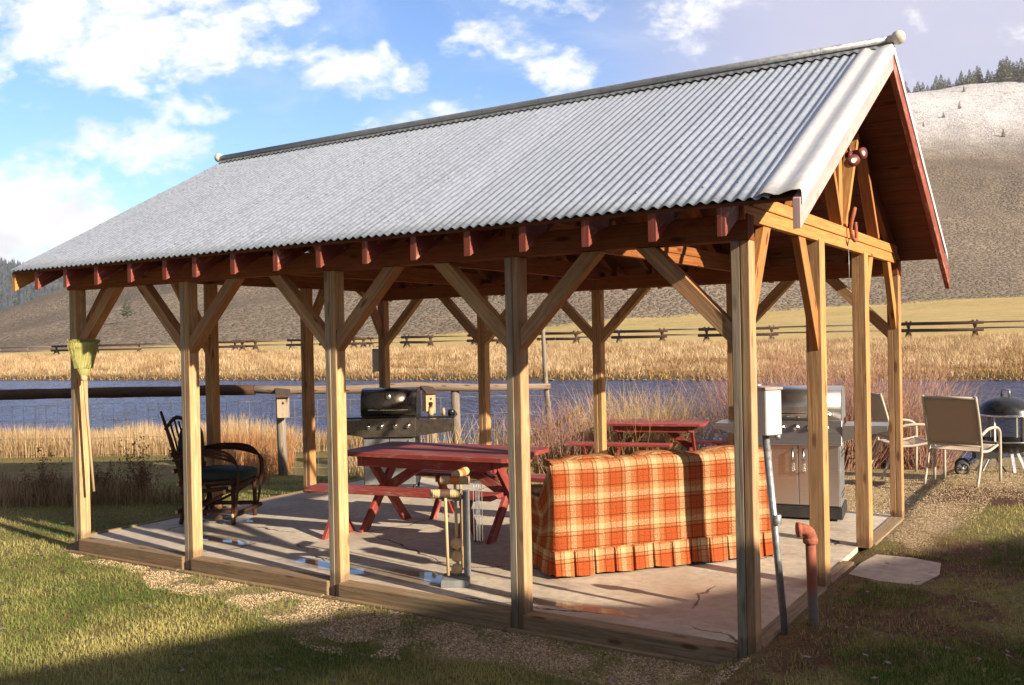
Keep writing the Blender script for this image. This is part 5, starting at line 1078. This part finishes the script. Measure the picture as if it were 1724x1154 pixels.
wl = [(1060, 14.9, 330, 1.35, 1.1, M_REED, 'golden reed clump directly behind the outdoor picnic table'), (1110, 15.6, 240, 1.3, .9, M_REED, 'golden reed clump at the right end of the outdoor table'), (985, 15.2, 210, 1.3, .9, M_WIL, 'reddish willow left of the golden reeds'),
      (940, 14.4, 170, 1.2, .9, M_WIL, 'reddish willow by the thin pole'), (895, 14.6, 70, 1.0, .6, M_WIL, 'sparse willow left of the thin pole'), (1155, 15.8, 60, 1.35, .5, M_WIL, 'thin willow wisp at the right of the reeds'), (1385, 14.2, 520, 1.95, 1.4, M_WIL, 'tall dense red willow behind the stainless grill'),
      (1300, 14.6, 360, 1.9, 1.1, M_WIL, 'red willow just right of the near corner post'), (1465, 14.4, 420, 1.85, 1.1, M_WIL, 'red willow between the two rightmost gable posts'), (1545, 13.9, 260, 1.4, .9, M_WIL, 'leaning grey-red willow right of the last gable post')]
for (px_, d_, n_, h_, s_, m_, lab) in wl:
    e = clump('willow_shrub' if m_ is M_WIL else 'reed_clump', at(px_, d_), n_, h_, s_, m_, .0065, .35, lab, 'willow' if m_ is M_WIL else 'reeds', 'willows and reeds on the near bank', 2)
    leaves(e, 260, h_*.35, s_*.9, M_LEAFG, .028, .02)
def shrub(px_, d_, h_, sp, lab, n_=1500, m_=M_LEAFD):
    """woody stems fanning out, leaves set along them"""
    e = empty('leafy_shrub', at(px_, d_), label=lab, cat='shrub', group='low shrubs round the pavilion'); V = []; F = []; T = []; SV = []; SF = []; ST = []; ns = 34
    for k_ in range(ns):
        an = random.random()*6.283; inc = random.uniform(.05, .95)**1.2; L_ = h_*random.uniform(.5, 1.15)*(1-.25*inc); p = Vector((random.gauss(0, sp*.10), random.gauss(0, sp*.10), -.03)); d = Vector((math.cos(an)*inc*sp/h_*.75, math.sin(an)*inc*sp/h_*.75, 1)).normalized(); t0 = random.random(); prev = None
        for i in range(9):
            f_ = i/8; b_ = len(SV)
            for q in range(3): an2 = q*2.094; SV.append((p.x+.0045*(1.1-f_)*math.cos(an2), p.y+.0045*(1.1-f_)*math.sin(an2), p.z)); ST.append(t0*.5)
            if i:
                for q in range(3): q2 = (q+1) % 3; SF.append((b_-3+q, b_-3+q2, b_+q2, b_+q))
            if i > 1:
                for _ in range(int(n_/ns/7*(.6+random.random()))):
                    c = p+Vector((random.gauss(0, .022), random.gauss(0, .022), random.gauss(0, .022))); u_ = Vector((random.gauss(0, 1), random.gauss(0, 1), random.gauss(.2, .7))).normalized()*random.uniform(.009, .02); w_ = u_.orthogonal().normalized()*u_.length*.45
                    b2_ = len(V); V.extend([tuple(c-u_), tuple(c+w_), tuple(c+u_), tuple(c-w_)]); T.extend([min(1, max(0, t0*.6+random.random()*.5))]*4); F.append((b2_, b2_+1, b2_+2, b2_+3))
            p = p+d*(L_/8); d = (d+Vector((random.gauss(0, .10), random.gauss(0, .10), random.gauss(0, .06)))).normalized()
    raw_mesh('stems', SV, SF, M_WIL, ST, parent=e); raw_mesh('foliage', V, F, m_, T, parent=e)
shrub(68, 11.3, .64, .62, 'dark leafy shrub left of the front left post'); shrub(232, 11.4, .70, .70, 'dark leafy shrub between the first two front posts'); shrub(168, 11.5, .45, .4, 'low dark shrub just right of the broom'); shrub(438, 13.5, .5, .5, 'rusty leafy shrub just left of the nest box post', 900, M_DRYR); shrub(860, 14.4, .55, .8, 'olive shrub behind the fourth front post', 1200, M_LEAFG); shrub(1010, 14.6, .4, .7, 'olive shrub under the outdoor table end', 900, M_LEAFG)
# single reed stems by the wire fence
px, a, d = band(260, 690, 900, 14.2, 15.4); P = on_land(a, d); blades('reed_stems', P, .8, .012, M_REED, .22, None, 4, label='pale tall grass stems growing through the wire fence', cat='grass', kind='stuff')
# pines on the crest and single trees on the hill
def pine_mesh(h, r_, seed):
    random.seed(seed); V = []; F = []; T = []
    for i in range(620):
        t = random.random()**1.35; rad = r_*(1-t)**.85*(.75+.35*math.sin(t*34+seed)*(1-t))+.15; an = random.random()*6.283; q = rad*math.sqrt(random.uniform(.25, 1.0)); c = Vector((q*math.cos(an), q*math.sin(an), h*(.08+.92*t)-q*.22))
        u_ = Vector((random.gauss(0, 1), random.gauss(0, 1), random.gauss(0, .7))).normalized()*random.uniform(.35, .8)*(1.15-t*.8); w_ = u_.orthogonal().normalized()*u_.length*.6; w_ = Matrix.Rotation(random.random()*6.28, 3, u_.normalized())@w_
        b_ = len(V); tt = min(1, max(0, .35+.35*mnoise.noise(c*.6)+random.gauss(0, .22))); V += [tuple(c-u_), tuple(c+w_), tuple(c+u_), tuple(c-w_)]; T += [tt]*4; F.append((b_, b_+1, b_+2, b_+3))
    return V, F, T
PM = []
for s in range(5):
    V, F, T = pine_mesh(16, [3.6, 3.2, 4.0, 3.3, 4.4][s], 50+s); o = raw_mesh('crown', V, F, M_PINE, T); mb = MB(); mb.tube([(0, 0, -1), (0, 0, 8), (0, 0, 15)], [.28, .18, .04], 6); tk = mb.build('trunk', M_BARK); e = empty('pine_tree', (0, 0, -500)); o.parent = e; tk.parent = e; PM.append([e, False])
random.seed(99)
def pine(px_, d_, h_, lab, grp, wd=1.0):
    k_ = random.randrange(5); e = PM[k_][0]
    if PM[k_][1]: e = copy_tree(e)
    PM[k_][1] = True; a_ = (px_-862)/1584.6; x_, y_ = ad(a_, d_); z_, _, _ = land(np.array([a_]), np.array([d_])); 
    q = (x_*.012, y_*.012, 3.3); z_ = float(z_[0])+(mnoise.fractal(q, 1.0, 2.0, 5)*9*(1 if d_ < 560 else .5)); e.location = (x_, y_, z_-.6); s_ = h_/16; e.scale = (s_*wd, s_*wd, s_); e.rotation_euler.z = random.random()*6; tag(e, lab, 'pine tree', grp)
crest = [(1519, 15), (1524, 12), (1532, 17), (1538, 14), (1547, 13), (1553, 19), (1561, 20), (1569, 13), (1576, 15), (1584, 16), (1592, 18), (1599, 13), (1605, 15), (1612, 13), (1618, 17), (1626, 18), (1633, 15), (1640, 15), (1647, 16), (1653, 23), (1657, 20), (1664, 14), (1671, 17), (1678, 16), (1685, 17), (1692, 22), (1697, 24), (1703, 26), (1708, 28), (1714, 25), (1720, 26), (1727, 24), (1735, 22), (1744, 20), (1756, 24), (1768, 19), (1784, 22)]
_on = ['first', 'second', 'third', 'fourth', 'fifth', 'sixth', 'seventh', 'eighth', 'ninth', 'tenth', 'eleventh', 'twelfth', 'thirteenth', 'fourteenth', 'fifteenth', 'sixteenth', 'seventeenth', 'eighteenth', 'nineteenth', 'twentieth']
ORD = _on+['twenty-'+q for q in _on[:9]]+['thirtieth']+['thirty-'+q for q in _on[:9]]
for i, (px_, h_) in enumerate(crest): pine(px_, random.uniform(640, 668), h_*.66, (ORD[i]+' conifer from the roof edge along the front of the crest tree line'), 'conifers along the crest', 1.7)
for i in range(95): px_ = 1513+i*2.75+random.uniform(-3, 3); pine(px_, random.uniform(675, 720), random.uniform(7, 13), 'conifer half hidden behind the front row of the crest tree line', 'conifers along the crest', 1.9)
for (px_, E_, h_, lab) in ((1622, 353, 4.5, 'tiny lone conifer high on the snowy slope, right one of a close pair'), (1595, 345, 4, 'tiny lone conifer on the snowy slope, left one of a close pair'), (1561, 338, 3, 'tiny conifer nearest the gable on the snowy slope'), (1630, 398, 5, 'tiny lone conifer just under the crest trees'), (1695, 325, 5, 'tiny lone conifer on the snowy slope near the right edge'), (215, 34, 4.6, 'lone juniper with a dark shadow low on the left hill')):
    a_ = (px_-862)/1584.6; dd_ = np.linspace(150, 660, 500); zz_, _, _ = land(np.full(500, a_), dd_); Es = (zz_-1.7355)/dd_*1584; k_ = int(np.argmin(np.abs(Es-E_))); pine(px_, float(dd_[k_]), h_, lab, 'lone conifers on the slope', 1.7 if px_ == 215 else 1.2)

# ---------------------------------------------------------------- the lodge behind the camera that shades the foreground
hs_ = empty('lodge', (15.5, -3, -.12), label='log lodge outside the view whose roof shades the foreground', cat='lodge')
M_SID = plain('lodge_siding', (.25, .15, .09), .8); M_SHG = plain('lodge_shingles', (.10, .09, .085), .9)
def wing(p0, p1, hr, half, he):
    p0, p1 = Vector((*p0, 0)), Vector((*p1, 0)); dv_ = (p1-p0).normalized(); nv = Vector((-dv_.y, dv_.x, 0)); O = hs_.location
    def W_(p, o, z): return tuple(p+nv*o+Vector((0, 0, z))-O)
    mb = MB(); hw = half-.5; q = [W_(p0, -hw, -.3), W_(p0, hw, -.3), W_(p0, hw, he-.05), W_(p0, -hw, he-.05), W_(p1, -hw, -.3), W_(p1, hw, -.3), W_(p1, hw, he-.05), W_(p1, -hw, he-.05)]; mb.hexa(q)
    for p in (p0, p1): mb.face([W_(p, -hw, he-.06), W_(p, hw, he-.06), W_(p, 0, hr-.15)], [(0, 0), (1, 0), (.5, 1)])
    mb.build('wall', M_SID, hs_); mb = MB()
    for sg in (-1, 1):
        a0, a1 = p0-dv_*.4, p1+dv_*.4; mb.hexa([W_(a0, 0, hr-.1), W_(a0, sg*half, he-.1), W_(a0, sg*half, he), W_(a0, 0, hr), W_(a1, 0, hr-.1), W_(a1, sg*half, he-.1), W_(a1, sg*half, he), W_(a1, 0, hr)])
    mb.build('roof', M_SHG, hs_)
tn_ = math.tan(SUN_EL)
def off(v, h): k_ = (h+.12)/tn_; return (v[0]+math.cos(SUN_AZ)*k_, v[1]+math.sin(SUN_AZ)*k_)
wing(off((3.35, -.55), 4.8), off((.9, -5.4), 4.8), 4.8, 3.2, 3.0)
wing(off((4.1, -1.2), 4.3), off((9.5, 8.4), 4.3), 4.3, 3.0, 2.6)
